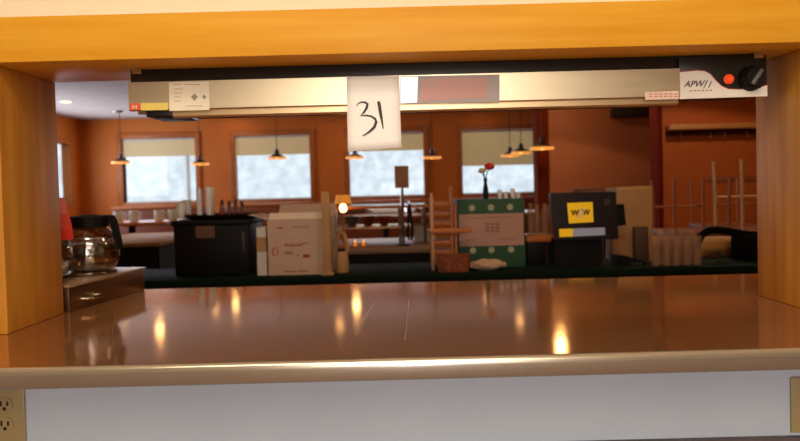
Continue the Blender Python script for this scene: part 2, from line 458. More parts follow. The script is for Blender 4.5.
# control box with sticker, lamp and knob
cb = W('control_box', black_mt, (wxs, wx1, YW + .004, 1.49, zf0 + .004, ZH0 - .004), bev=.002)
pz = lambda px, py: (at(px, py, YW).x - o0.x, at(px, py, YW).z - o0.z)
bm = bmesh.new()
top = [(680, 72), (697, 70.5), (705, 71), (711, 74), (716, 80), (722, 86), (729, 89), (740, 89.5), (752, 89), (760, 87.5), (768, 85)]
poly = [pz(*q) for q in top] + [pz(768, 96), pz(680, 99)]
prism(bm, poly[::-1], YW + .0025 - o0.y, YW + .0036 - o0.y)
lb = obj('brand_sticker', bm, mat('sticker_white', (228, 218, 205), 0.5), cb, smooth=False)
x_, z_ = pz(694, 84)
text_mesh('APW', .0185, mat('sticker_ink', (84, 62, 66), 0.6), 'brand_lettering', cb, (x_, YW + .002 - o0.y, z_), shear=.35, bold=.0003)
bm = bmesh.new()
for q0, q1 in (((704, 88), (708, 80)), ((709, 87.5), (712, 81))): ribbon(bm, [pz(*q0), pz(*q1)], .0016, YW + .002 - o0.y)
obj('brand_slashes', bm, ink, cb, smooth=False)
bm = bmesh.new()
for px in range(690, 711, 4): ribbon(bm, [pz(px, 91 - (px - 690) * .025), pz(px + 2.4, 90.2 - (px - 690) * .025)], .002, YW + .0022 - o0.y)
obj('red_print', bm, red_ink, cb, smooth=False)
bm = bmesh.new(); ribbon(bm, [(p[0], p[1] + .001) for p in poly[:11]], .0016, YW + .0028 - o0.y)
obj('sticker_border', bm, red_ink, cb, smooth=False)
def disk_y(bm, prof, cx, y, cz, n=24):
    m = bmesh.new(); lathe(m, prof, n=n)
    bmesh.ops.transform(m, matrix=Matrix.Translation((cx, y, cz)) @ Matrix.Rotation(PI / 2, 4, 'X'), verts=m.verts)
    me = bpy.data.meshes.new('tmp'); m.to_mesh(me); m.free(); bm.from_mesh(me); bpy.data.meshes.remove(me)
x_, z_ = pz(729.5, 79)
bm = bmesh.new(); disk_y(bm, [(.0105, 0), (.0105, .002), (.0085, .003), (.0085, .007), (.006, .010), (0, .011)], x_, YW + .004 - o0.y, z_)
obj('indicator_lamp', bm, orange_pl, cb)
x_, z_ = pz(751, 78.5)
bm = bmesh.new(); disk_y(bm, [(.027, 0), (.027, .004), (.0245, .008), (.022, .02), (.019, .0245), (0, .025)], x_, YW + .004 - o0.y, z_)
for k in range(12):
    a_ = 2 * PI * k / 12
    box(bm, -.002, .002, -.003, .016, -.002, .002, mtx=Matrix.Translation((x_ + .0235 * math.cos(a_), YW - .010 - o0.y, z_ + .0235 * math.sin(a_))))
kn = obj('control_knob', bm, black, cb)
bm = bmesh.new()
box(bm, -.004, .004, -.006, 0, -.018, .018, .001, Matrix.Translation((x_, YW - .021 - o0.y, z_)) @ Matrix.Rotation(.6, 4, 'Y'))
obj('knob_grip', bm, mat('grey_plastic', (96, 90, 86), .35), kn)
# stickers, then a plate coloured as a reflection in the front sheet
def flat(name, m, pts, y, par, th=.0005):
    bm = bmesh.new(); prism(bm, [pz(*q) for q in pts][::-1], y - th - o0.y, y - o0.y); return obj(name, bm, m, par, smooth=False)
s = flat('rating_label', white_lab, [(169, 82.5), (209, 81.5), (209.5, 110), (169.5, 111)], YW, t)
bm = bmesh.new()
for (a, b, y) in [(173, 181, 84.5), (184, 200, 84.5), (174, 183, 89), (174, 182, 93), (174, 180, 97), (174, 181, 101), (186, 203, 106)]:
    ribbon(bm, [pz(a, y), pz(b, y)], .0012, YW - .0006 - o0.y, .0002)
prism(bm, [pz(191, 97), pz(194.5, 93.5), pz(198, 97), pz(194.5, 101)], YW - .0009 - o0.y, YW - .0006 - o0.y)
prism(bm, [pz(202, 97), pz(204.3, 94.5), pz(206.5, 97), pz(204.3, 99.5)], YW - .0009 - o0.y, YW - .0006 - o0.y)
obj('label_print', bm, grey_ink, s, smooth=False)
s = flat('caution_label', red_lab, [(130, 103.5), (140.5, 103), (140.5, 110), (130, 110.5)], YW, t)
bm = bmesh.new()
for a in (133, 136.5): ribbon(bm, [pz(a, 109), pz(a, 105)], .0018, YW - .0006 - o0.y, .0002)
ribbon(bm, [pz(133, 107), pz(136.5, 107)], .0018, YW - .0006 - o0.y, .0002)
obj('label_print', bm, white_lab, s, smooth=False)
flat('yellow_label', yellow_lab, [(141, 103), (168, 102.5), (168, 110), (141, 110.5)], YW, t)
s = flat('warning_label', mat('pale_pink', (232, 200, 182), .6), [(645, 92), (678.5, 91), (678.5, 99), (645, 100)], YW, t)
bm = bmesh.new()
for y in (94, 96.5):
    for a in range(649, 676, 5): ribbon(bm, [pz(a, y), pz(a + 3.4, y - .1)], .0026, YW - .0006 - o0.y, .0002)
obj('label_print', bm, mat('faded_red', (205, 130, 115), .6), s, smooth=False)
pl = flat('mirror_plate', mat('mirror_plate', (150, 138, 132), 0.5, 0.3), [(400, 76.5), (499.5, 74.5), (499.5, 102), (400, 104)], YW, t, .001)  # backing for the painted reflection, no separate part of the warmer
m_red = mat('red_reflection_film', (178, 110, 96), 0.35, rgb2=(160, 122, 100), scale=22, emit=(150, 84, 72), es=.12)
flat('bright_strip', mat('bright_strip', (226, 232, 246), .35, .2, emit=(226, 234, 255), es=.25), [(400.5, 77), (418, 76.8), (417, 102.5), (400.5, 103.5)], YW - .001, pl, .0004)  # specular highlight painted as a pale, faintly glowing strip
flat('red_panel', m_red, [(420.5, 78.5), (488, 77.5), (487, 97.5), (420.5, 101)], YW - .001, pl, .0004)  # red kitchen reflection painted on, with a slight glow

# paper sign with the handwritten number
ps = [(346.5, 76.5), (399, 76), (401.5, 147.5), (348, 151.5)]
yp = YW - .004
c0 = at(373, 76, yp)
t = thing('paper_sign', 'white paper lot sign with handwritten number 31 hanging from the warmer', 'sign', tuple(c0))
p2 = lambda px, py: (at(px, py, yp).x - c0.x, at(px, py, yp).z - c0.z)
bm = bmesh.new()
for i in range(8):
    for j in range(8):
        pass
g = []
for j in range(9):
    row = []
    for i in range(7):
        u, v = i / 6, j / 8
        x = (ps[0][0] * (1 - u) + ps[1][0] * u) * (1 - v) + (ps[3][0] * (1 - u) + ps[2][0] * u) * v
        y = (ps[0][1] * (1 - u) + ps[1][1] * u) * (1 - v) + (ps[3][1] * (1 - u) + ps[2][1] * u) * v
        a_ = p2(x, y); row.append(bm.verts.new((a_[0], -.002 * math.sin(v * PI), a_[1])))
    g.append(row)
for j in range(8):
    for i in range(6): bm.faces.new((g[j][i], g[j][i + 1], g[j + 1][i + 1], g[j + 1][i]))
pp = obj('paper', bm, paper, t)
so = pp.modifiers.new('thick', 'SOLIDIFY'); so.thickness = .0004
bm = bmesh.new()
three = [(356.5, 106.5), (358, 104), (361, 102.3), (365, 102.5), (367.5, 104), (366.8, 108), (364, 112.5), (360.5, 116), (366, 115.5), (371, 116.3), (375, 118.8), (376.3, 122), (374.5, 127), (370.5, 131), (366, 134.2), (362.5, 136)]
w3 = [1.35 * q for q in [.001, .0015, .0022, .003, .004, .0042, .003, .0022, .0026, .003, .0036, .0044, .0046, .0036, .0024, .0012]]
ribbon(bm, [p2(*q) for q in three], .003, -.0026, .0003, w3)
one = [(378.5, 101.5), (379.5, 106), (380.5, 113), (381.8, 120), (383.3, 129)]
ribbon(bm, [p2(*q) for q in one], .003, -.0026, .0003, [.006, .007, .0065, .005, .0022])
obj('handwriting', bm, ink, t, smooth=False)

# ================================================================== COFFEE STATION
t = cs = thing('coffee_station', 'low stainless coffee station box on the counter behind the left post', 'coffee station', (-1.0585, 1.7445, ZC), -.15)
bz = .066
bm = bmesh.new(); box(bm, -.32, .285, -.17, .165, 0, bz - .004, .002)
obj('body', bm, steel_box, t)
bm = bmesh.new(); box(bm, -.325, .29, -.175, .17, bz - .008, bz, .003); obj('top_plate', bm, mat('dull_steel', (150, 122, 96), .35, .2), t)
bm = bmesh.new(); lathe(bm, [(0, 0), (.07, 0), (.075, .004), (.07, .008), (0, .008)], .20, .03, bz); obj('warming_disc', bm, steel_box, t)
bm = bmesh.new()
tube(bm, [(.285, -.12, .024), (.305, -.12, .024), (.310, -.115, .024), (.310, -.075, .024), (.305, -.07, .024), (.285, -.07, .024)], .005); obj('pull', bm, chrome, t)

def decanter(label, x, y, hm, rz, H, bw):
    t = thing('coffee_decanter', label, 'decanter', (x, y, ZC + bz + .0085), rz, 'glass coffee decanters')
    bm = bmesh.new()
    pr = [(0, 0), (.05, 0), (.062, .006), (.073, .028), (.0765, .050), (.074, .072), (.064, .094), (.050, .110), (.040, .121), (.040, .128)]
    lathe(bm, pr, n=36)
    g = obj('glass_globe', bm, clear_m, t)
    bm = bmesh.new(); lathe(bm, [(.0665, .0885), (.0672, .0885), (.0672, .0925), (.0665, .0925)], n=36); obj('steel_band', bm, chrome, t)
    bm = bmesh.new(); lathe(bm, [(.041, .117), (.048, .119), (.052, .132), (.056, .146), (.054, .149), (.040, .147), (.02, .152), (0, .153)], n=32); 
    prism_pts = []
    obj('collar', bm, black, t)
    bm = bmesh.new()
    for k in range(len(H) - 1):
        (x0, z0), (x1, z1) = H[k], H[k + 1]
        d = Vector((x1 - x0, z1 - z0)).normalized(); nn = Vector((-d.y, d.x)) * .0045
        poly = [(x0 + nn.x, z0 + nn.y), (x1 + nn.x + d.x * .002, z1 + nn.y + d.y * .002), (x1 - nn.x + d.x * .002, z1 - nn.y + d.y * .002), (x0 - nn.x, z0 - nn.y)]
        prism(bm, poly[::-1], -bw, bw)
    obj('handle', bm, hm, t)
    bm = bmesh.new(); lathe(bm, [(0, .002), (.048, .002), (.060, .008), (.0695, .026), (0, .026)], n=32)
    obj('water', bm, glass('water', (228, 218, 204), .3), t)
p = at(91, 263, 1.745); decanter('round glass coffee decanter with black collar and black handle', p.x, 1.745, black, -.2, [(.048, .138), (.058, .146), (.068, .144), (.074, .132), (.080, .105), (.086, .08), (.088, .06)], .011)
decanter('glass coffee decanter with red handle, beside the left wooden post', at(40, 263, 1.61).x, 1.612, red_pl, -.5, [(.046, .140), (.048, .17), (.056, .193), (.078, .196), (.094, .16), (.104, .125), (.108, .10)], .016)

# ================================================================== GREEN COUNTER BEYOND
GY, GZ = 3.0, at(400, 274.5, 3.0).z
t = thing('service_counter', 'long dark green topped service counter carrying the boxes and till', 'counter', (0, GY, 0))
bm = bmesh.new(); box(bm, -1.9, 2.6, 0, .47, GZ - .035, GZ, .004); obj('green_top', bm, green_lam, t)
bm = bmesh.new(); box(bm, -1.88, 2.58, .03, .45, 0, GZ - .035); obj('cabinet', bm, counter_front, t)
def g(px, dy=.12):
    Y = GY + dy; return at(px, 272, Y).x, Y

def pw(a, b, Y): return abs(at(b, 240, Y).x - at(a, 240, Y).x)
def ph(a, b, Y): return abs(b - a) / F * Y

# black beverage cabinet with tray
x, Y = g(214, .27); Yf = GY + .10
w = pw(173, 250, Yf) / 2; h = ph(219.5, 276, Yf)
cx = at(211, 250, Yf).x
t = thing('ice_bin', 'large black lidded bin under a tray of clear plastic cups', 'bin', (cx, Yf + .16, GZ))
bm = bmesh.new()
vs = box(bm, -w, w, -.15, .15, 0, h - .02, .012)
for v in vs:
    if v.is_valid and v.co.z < h * .5: v.co.x *= .985
obj('body', bm, black, t)
bm = bmesh.new(); box(bm, -w - .008, w + .008, -.158, .158, h - .026, h, .008); obj('lid', bm, black, t)
bm = bmesh.new(); x0 = at(195, 230, Yf).x - cx; x1 = at(214, 230, Yf).x - cx; z1 = at(205, 226, Yf).z - GZ; z0 = at(205, 238, Yf).z - GZ
box(bm, x0, x1, -.1515, -.150, z0, z1); obj('label', bm, mat('dull_label', (96, 66, 50), .6), t)
bm = bmesh.new(); x0 = at(241, 230, Yf).x - cx
box(bm, x0, x0 + .014, -.156, -.150, h * .42, h * .78, .003); obj('latch', bm, mat('dark_grey', (60, 50, 44), .5), t)
# tray on it
zt_ = GZ + h
tcx = at(219, 214, Yf + .1).x
tw = pw(180, 255, Yf + .16) / 2
t = tag(obj('x', bmesh.new(), black), '', '') ; bpy.data.objects.remove(t)
bm = bmesh.new()
def oval(bm, prof, sx, sy, n=40):
    rings = []
    for r, z in prof: rings.append([bm.verts.new(((sx - r) * math.cos(2 * PI * k / n), (sy - r) * math.sin(2 * PI * k / n), z)) for k in range(n)])
    for A, Bq in zip(rings, rings[1:]):
        for k in range(n): bm.faces.new((A[k], A[(k + 1) % n], Bq[(k + 1) % n], Bq[k]))
    bm.faces.new(rings[0][::-1]); bm.faces.new(rings[-1])
oval(bm, [(.03, 0), (.012, .008), (0, .024), (.006, .025), (.02, .012), (.034, .006)], tw, .155)
o = obj('serving_tray', bm, mat('dark_tray', (40, 24, 18), .45))
o.location = (tcx, Yf + .16, zt_)
tag(o, 'oval dark brown serving tray lying on top of the black bin', 'tray')
# cups
def cup_mesh(h, r0, r1, m, name='plastic_cup', flutes=0):
    bm = bmesh.new()
    lathe(bm, [(0, 0), (r0, 0), (r0 * 1.02, .004), (r1, h), (r1 + .0015, h + .001), (r1 - .002, h), (r0 - .002, .006), (0, .006)], n=20)
    return obj(name, bm, m)
src = None
def cup(x, y, z, h, r, label, group, m=None, name='plastic_cup'):
    o = cup_mesh(h, r * .78, r, m or cup_m, name); o.location = (x, y, z); tag(o, label, 'cup', group); return o
for i, (px, top, dy) in enumerate([(181, 203, .10), (187, 200, .20), (199.5, 189, .13), (209, 187, .10), (211.5, 188, .2)]):
    Yc = Yf + dy; X = at(px, 205, Yc).x
    hz = at(px, top, Yc).z - zt_ - .006
    cup(X, Yc, zt_ + .0065, max(hz, .05), .016 if i > 1 else .022,
        ['clear plastic cup leftmost on the dark tray', 'short clear cup second from left on the dark tray', 'tall clear cup stack in the middle of the tray',
         'tallest front clear cup stack on the dark tray', 'clear cup stack at the rear right of the tray cups'][i], 'clear cups on the dark tray')
for i, (px, top) in enumerate([(222, 200), (229, 201), (235.5, 199), (242, 201)]):
    Yc = Yf + .16; X = at(px, 205, Yc).x; hz = at(px, top, Yc).z - zt_ - .006
    bm = bmesh.new(); lathe(bm, [(0, 0), (.012, 0), (.014, .01), (.013, hz * .6), (.008, hz * .72), (.009, hz * .75), (.009, hz), (0, hz)], n=16)
    o = obj('condiment_bottle', bm, mat('amber_sauce', (110, 48, 22), .3)); o.location = (X, Yc, zt_ + .0065)
    tag(o, ['small amber condiment bottle beside the cups on the tray', 'small amber condiment bottle second from the cups', 'small amber condiment bottle third from the cups',
            'small amber condiment bottle rightmost on the tray'][i], 'bottle', 'amber bottles on the tray')

# white cardboard carton with open flaps
Yc = GY + .08; x0, x1 = at(268, 250, Yc).x, at(330, 250, Yc).x; cx = (x0 + x1) / 2; w = (x1 - x0) / 2
h = at(300, 219, Yc).z - GZ
t = thing('cardboard_carton', 'white cardboard carton with open flaps and faded red print', 'carton', (cx, Yc + .14, GZ))
bm = bmesh.new(); th = .004
box(bm, -w, w, -.14, -.14 + th, 0, h); box(bm, -w, w, .14 - th, .14, 0, h); box(bm, -w, -w + th, -.136, .136, 0, h); box(bm, w - th, w, -.136, .136, 0, h)
box(bm, -w + th, w - th, -.136, .136, 0, th)
obj('carton_body', bm, card_white, t, smooth=False)
bm = bmesh.new(); box(bm, -w + .01, w - .01, -.0, .003, 0, .032, mtx=Matrix.Translation((0, -.139, h + .001)) @ Matrix.Rotation(-.35, 4, 'X')); 
bmesh.ops.transform(bm, matrix=Matrix.Identity(4), verts=bm.verts)
obj('flap', bm, mat('pale_flap', (232, 214, 196), .7), t, smooth=False)
bm = bmesh.new(); box(bm, -w, w, -.003, 0, 0, .10, mtx=Matrix.Translation((0, .139, h)) @ Matrix.Rotation(-.9, 4, 'X')); obj('flap', bm, card_white, t, smooth=False)
bm = bmesh.new(); box(bm, -.1, 0, -.13, .13, 0, .003, mtx=Matrix.Translation((-w + .004, 0, h)) @ Matrix.Rotation(.25, 4, 'Y')); obj('flap', bm, card_white, t, smooth=False)
zc = at(300, 213, Yc).z - GZ
bm = bmesh.new(); 
def cp(px, py): a_ = at(px, py, Yc); return (a_.x - cx, a_.z - GZ)
def marks(bm, spec, y, wd):
    for a, b, yy in spec: ribbon(bm, [cp(a, yy), cp(b, yy)], wd, y, .0006)
marks(bm, [(285, 288, 245), (289, 291, 245.5), (292.2, 295, 245.2), (296, 298, 245), (299, 301.5, 244.8), (302.5, 304, 244)], -.1405, .011)
marks(bm, [(304.5, 309, 243)], -.1405, .004)
marks(bm, [(303, 310, 256)], -.1405, .016)
marks(bm, [(297, 299, 255)], -.1405, .006)
ribbon(bm, [cp(275, 256), cp(272.5, 253), cp(273, 249), cp(276, 247.5)], .006, -.1405, .0006); ribbon(bm, [cp(277.5, 255), cp(277.5, 249)], .005, -.1405, .0006)
marks(bm, [(284, 296, 271.5), (298, 309, 271)], -.1405, .005)
marks(bm, [(277, 283, 228)], -.1405, .006)
obj('red_print', bm, red_ink, t, smooth=False)
bm = bmesh.new(); marks(bm, [(285, 293, 253)], -.1405, .016); marks(bm, [(293, 310, 227)], -.1405, .006)
obj('grey_print', bm, mat('faint_print', (164, 130, 112), .7), t, smooth=False)

# white napkin stacks left of the carton
x0, x1 = at(256.5, 250, Yc).x, at(266, 250, Yc).x
for i, (a, b) in enumerate([(253, 276), (236, 251), (226, 234)]):
    pass
zz = GZ
for i, hh in enumerate([.115, .075, .05]):
    bm = bmesh.new()
    nl = int(hh / .006)
    for k in range(nl):
        j = random.uniform(-.0015, .0015)
        box(bm, -(x1 - x0) / 2 + j, (x1 - x0) / 2 + j, -.05, .05, k * .006, k * .006 + .0052)
    o = obj('napkin_stack', bm, [white_pl, card_tan, white_pl][i], smooth=False); o.location = ((x0 + x1) / 2, Yc + .06, zz)
    tag(o, ['white folded napkin stack lowest beside the white carton', 'tan folded napkin stack between two white stacks', 'small white napkin stack topmost beside the carton'][i], 'napkins', 'napkin stacks')
    zz += nl * .006

# wooden post standing right of the carton
Yp = GY + .14
a, b = at(322, 240, Yp).x, at(331.5, 240, Yp).x
# pair of uprights of a napkin/cup dispenser
t = thing('wooden_upright', 'pale wooden upright board standing at the right side of the white carton', 'board', ((at(326.5, 240, GY + .045).x), GY + .052, GZ))
bm = bmesh.new(); hz = at(325, 192, GY + .06).z - GZ
box(bm, -.019, .019, -.012, .012, .012, hz, .002); obj('board', bm, card_tan, t)
bm = bmesh.new(); box(bm, -.03, .03, -.022, .022, 0, .012, .002); obj('foot', bm, card_tan, t)

# tan jug with loop handle
Yj = GY + .10; cx = at(341, 260, Yj).x
t = thing('plastic_jug', 'tan plastic jug with arched handle to the right of the wooden upright', 'jug', (cx, Yj + .03, GZ))
hj = at(341, 252, Yj).z - GZ
bm = bmesh.new(); lathe(bm, [(0, 0), (.030, 0), (.034, .006), (.034, hj * .6), (.031, hj * .85), (.022, hj), (0, hj)], n=24); obj('body', bm, card_tan, t)
bm = bmesh.new()
tube(bm, [(-.028, 0, hj * .9), (-.026, 0, hj + .06), (-.008, 0, hj + .10), (.016, 0, hj + .085), (.028, 0, hj + .045), (.026, 0, hj * .95)], .009); obj('handle', bm, card_tan, t)
bm = bmesh.new(); lathe(bm, [(0, 0), (.018, 0), (.018, .014), (0, .014)], 0, 0, hj, n=20); obj('cap', bm, dark_m, t)

# wooden rack (slatted) with crossbar
Yr = GY + .10
x0, x1 = at(431, 230, Yr).x, at(457, 230, Yr).x; cx = (x0 + x1) / 2; w = (x1 - x0) / 2
h = at(445, 187, Yr).z - GZ
t = thing('wooden_rack', 'tall narrow slatted wooden rack left of the green box', 'rack', (cx, Yr + .08, GZ))
for (xx, hh) in ((-w, h * .93), (w * .52, h * 1.0), (w - .012, h * .80)):
    bm = bmesh.new(); box(bm, xx, xx + .013, -.08, -.06, 0, hh, .002); obj('upright', bm, rack_wood if xx > -w else mat('pale_wood', (205, 160, 110), .5), t)
for xx in (-w, w - .012):
    bm = bmesh.new(); box(bm, xx, xx + .012, .06, .08, 0, h * .8, .002); obj('upright', bm, rack_wood, t)
for k in range(7):
    z = .03 + k * (h * .84 - .03) / 6.6
    bm = bmesh.new(); box(bm, -w + .013, w - .012, -.07, .07, z, z + .022, .002); obj('slat', bm, rack_wood, t)
zc_ = at(455, 230.5, Yr).z - GZ
bm = bmesh.new(); box(bm, -w - .005, at(472, 230, Yr).x - cx, -.094, -.081, zc_ - .012, zc_ + .012, .003); obj('crossbar', bm, mat('crossbar_wood', (196, 112, 46), .5), t)

# wicker bread basket
Yb = GY + .02
cx = at(454, 264, Yb).x; w = pw(437, 471, Yb) / 2; h = at(454, 255, Yb).z - GZ
bm = bmesh.new()
def rrect(bm, prof, sx, sy, n=40, p=4):
    rings = []
    for k_, (s_, z) in enumerate(prof):
        ring = []
        for k in range(n):
            a_ = 2 * PI * k / n; c, s2 = math.cos(a_), math.sin(a_)
            r = (abs(c) ** p + abs(s2) ** p) ** (-1 / p)
            ring.append(bm.verts.new((sx * s_ * r * c, sy * s_ * r * s2, z)))
        rings.append(ring)
    for A, Bq in zip(rings, rings[1:]):
        for k in range(n): bm.faces.new((A[k], A[(k + 1) % n], Bq[(k + 1) % n], Bq[k]))
    bm.faces.new(rings[0][::-1]); bm.faces.new(rings[-1])
rrect(bm, [(.9, 0), (.97, h * .3), (1.0, h * .9), (1.01, h), (.93, h), (.9, h * .3), (.88, .006)], w, .031)
o = obj('bread_basket', bm, wicker); o.location = (cx, Yb + .03, GZ + .001)
tag(o, 'low brown wicker basket at the foot of the wooden rack', 'basket')

# bundled cloth
cx = at(489, 267, Yb).x; w = pw(470, 508, Yb) / 2; h = at(489, 260.5, Yb).z - GZ
bm = bmesh.new(); bmesh.ops.create_icosphere(bm, subdivisions=4, radius=1)
from mathutils import noise
for v in bm.verts:
    n_ = noise.noise(v.co * 2.3) * .28 + noise.noise(v.co * 6) * .08
    v.co = Vector((v.co.x * w * (1 + n_ * .3), v.co.y * .045 * (1 + n_), (v.co.z * (1 + n_) * .5 + .5) * h))
    v.co.z = max(v.co.z, 0)
o = obj('folded_towel', bm, cloth, angle=180); o.location = (cx, Yb + .055, GZ)
tag(o, 'crumpled pale towel lying in front of the green box', 'towel')

# green carton with pale label
Yg = GY + .16; x0, x1 = at(458, 230, Yg).x, at(525, 230, Yg).x; cx = (x0 + x1) / 2; w = (x1 - x0) / 2
zg1 = at(491, 199, Yg).z; h = zg1 - GZ
t = thing('green_carton', 'green carton with pale pink label band and rows of pale dots', 'carton', (cx, Yg + .1, GZ))
bm = bmesh.new(); box(bm, -w, w, -.1, .1, 0, h, .003); obj('carton_body', bm, green_box, t)
def gp(px, py): a_ = at(px, py, Yg); return (a_.x - cx, a_.z - GZ)
(lx0, lz1), (lx1, lz0) = gp(459, 214.5), gp(524, 245)
bm = bmesh.new(); box(bm, lx0, lx1, -.1012, -.1, lz0, lz1); lb = obj('label_band', bm, pink_lab, t)
bm = bmesh.new()
for r in range(3):
    for c in range(3):
        gx, gz = gp(485.5 + c * 5, 224 + r * 3.5); box(bm, gx, gx + .019, -.1018, -.1012, gz - .006, gz + .006)
for a, b, yy in [(468, 513, 218), (466, 476, 240), (500, 516, 239)]:
    gx, gz = gp(a, yy); gx1, _ = gp(b, yy); box(bm, gx, gx1, -.1016, -.1012, gz - .002, gz + .002)
obj('label_print', bm, mat('label_grey', (150, 108, 96), .7), lb, smooth=False)
for (px, py) in [(472, 208), (491, 207.5), (510, 207), (473, 250.5), (491.5, 250), (511, 249.5)]:
    gx, gz = gp(px, py); bm = bmesh.new(); disk_y(bm, [(0, 0), (.0155, 0), (.0155, .001), (0, .001)], gx, -.1, gz, 20); obj('dot', bm, dot_m, t)

# vase with flowers on the green carton
cx = at(486, 195, Yg + .05).x
t = thing('bud_vase', 'slim dark bud vase with a red and a cream flower on the green carton', 'vase', (cx, Yg + .06, zg1))
hv = at(486, 178, Yg).z - zg1
bm = bmesh.new(); lathe(bm, [(0, 0), (.013, 0), (.015, .02), (.013, hv * .5), (.008, hv * .75), (.010, hv), (0, hv)], n=20); obj('vase_body', bm, black, t)
def bloom(dx, dz, r, m, seed):
    random.seed(seed)
    bm = bmesh.new(); tube(bm, [(0, 0, hv * .9), (dx * .5, 0, hv + dz * .5), (dx, 0, hv + dz)], .0025, 6); obj('stem', bm, leaf_m, t)
    bm = bmesh.new(); bmesh.ops.create_icosphere(bm, subdivisions=4, radius=1)
    for v in bm.verts:
        p_ = v.co.normalized(); az = math.atan2(p_.y, p_.x); el = math.asin(max(-1, min(1, p_.z)))
        k_ = .82 + .20 * abs(math.sin(az * 2.5 + el * 4.0)) + .12 * noise.noise(p_ * 4 + Vector((seed, 0, 0)))
        v.co = Vector((dx + p_.x * r * k_, p_.y * r * k_, hv + dz + p_.z * r * .72 * k_))
    obj('flower_head', bm, m, t, angle=180)
bloom(.022, at(491, 166, Yg).z - zg1 - hv, .026, rose, 1)
bloom(-.012, at(482, 170, Yg).z - zg1 - hv, .019, rose_w, 2)
bloom(-.022, at(479, 171, Yg).z - zg1 - hv, .014, rose_w, 3)
# little glasses on green carton
for i, px in enumerate([499, 505.5, 512, 518]):
    X = at(px, 196, Yg + .06).x; hz = at(px, [190, 192, 189, 193][i], Yg + .06).z - zg1
    cup(X, Yg + .04 + .02 * (i % 2), zg1, hz, .012, ['small clear glass next to the vase on the green carton', 'second small clear glass from the vase', 'third small clear glass from the vase', 'small clear glass at the right corner of the green carton'][i], 'small glasses on the green carton', name='small_glass')

# clear water bottles between the green carton and the till, on a wooden serving stand
Ys = GY + .2
xa, xb = at(527, 240, Ys).x, at(555, 240, Ys).x; zs = at(537, 236, Ys).z
t = thing('serving_stand', 'orange wooden stand with black base between the green carton and till', 'stand', ((xa + xb) / 2, Ys + .1, GZ))
hw = (xb - xa) / 2; hs = zs - GZ
bm = bmesh.new(); box(bm, -hw, hw, -.1, .1, hs - .03, hs, .004); obj('wooden_top', bm, wood_trim, t)
bm = bmesh.new(); box(bm, -hw, hw - .045, -.095, .095, .0, hs - .03, .004); obj('black_base', bm, black, t)
for i, (px, top) in enumerate([(531, 203), (538, 205), (545, 204), (551, 206)]):
    X = at(px, 230, Ys + .08).x; hz = at(px, top, Ys + .08).z - zs
    bm = bmesh.new(); lathe(bm, [(0, 0), (.016, 0), (.018, .01), (.018, hz * .65), (.010, hz * .85), (.010, hz * .97), (.012, hz * .97), (.012, hz), (0, hz)], n=20)
    o = obj('glass_bottle', bm, milky('bottle_glass', (186, 140, 100), .4)); o.location = (X, Ys + .08 + (.02 if i % 2 else 0), zs)
    tag(o, ['clear bottle nearest the green carton on the wooden stand', 'second clear bottle from the green carton on the stand', 'third clear bottle from the green carton on the stand', 'clear bottle on the stand hard against the till'][i], 'bottle', 'bottles on the wooden stand')

# till
Yt = GY + .10
tc_ = at(585, 235, Yt); 
t = thing('till', 'black touchscreen till showing a yellow logo panel', 'till', (tc_.x, Yt + .1, GZ))
def tp(px, py): a_ = at(px, py, Yt); return (a_.x - tc_.x, a_.z - GZ)
bm = bmesh.new(); poly = [tp(556, 268), tp(556, 240), tp(604, 238), tp(605, 262), tp(602, 268)]; 
poly = [(x, max(z, 0)) for x, z in poly]; poly[0] = (poly[0][0], 0); poly[-1] = (poly[-1][0], 0)
prism(bm, poly[::-1], -.07, .1); obj('base', bm, black, t)
bm = bmesh.new(); prism(bm, [tp(550.5, 193), tp(616, 191.5), tp(619, 239), tp(556, 240)][::-1], -.1, -.05)
bmesh.ops.bevel(bm, geom=list(bm.edges), offset=.004, segments=2, affect='EDGES')
sc = obj('screen', bm, mat('till_black', (30, 22, 24), .35), t)
bm = bmesh.new(); prism(bm, [tp(567, 203), tp(592.5, 202), tp(593.5, 222), tp(569, 223.5)][::-1], -.1012, -.1003); obj('yellow_panel', bm, yellow, sc, smooth=False)
x_, z_ = tp(575, 213); text_mesh('W', .034, mat('olive_ink', (110, 66, 10), .6), 'panel_lettering', sc, (x_, -.1016, z_), bold=.0022)
x_, z_ = tp(586, 212.5); text_mesh('W', .034, mat('olive_ink', (110, 66, 10), .6), 'panel_lettering', sc, (x_, -.1016, z_), bold=.0022)
bm = bmesh.new()
ribbon(bm, [tp(577, 218), tp(581.5, 208)], .008, -.1024, .0004); ribbon(bm, [tp(580.5, 218.5), tp(584.5, 209)], .006, -.1024, .0004); obj('panel_slash', bm, white_lab, sc, smooth=False)
bm = bmesh.new(); prism(bm, [tp(559, 229), tp(573, 228.5), tp(573, 236.5), tp(559.5, 237)][::-1], -.1012, -.1003); obj('yellow_bar', bm, yellow, sc, smooth=False)
bm = bmesh.new(); prism(bm, [tp(573, 228.5), tp(605, 227.5), tp(605, 235), tp(573, 236.5)][::-1], -.1012, -.1003); obj('status_bar', bm, pale_scr, sc, smooth=False)
bm = bmesh.new(); prism(bm, [tp(604, 199), tp(609.5, 199), tp(609.5, 205), tp(604, 205)][::-1], -.1012, -.1003); obj('badge', bm, mat('badge_grey', (58, 54, 44), .5), sc, smooth=False)
bm = bmesh.new(); prism(bm, [tp(617.5, 205), tp(624.5, 204), tp(627, 225), tp(618.5, 226)][::-1], -.09, -.03); obj('card_reader', bm, black, t)
bm = bmesh.new(); prism(bm, [tp(575, 192.5), tp(606, 190.5), tp(606, 187.8), tp(577, 189)], -.07, -.05); obj('rear_display', bm, mat('brown_grey', (92, 60, 44), .6), t)

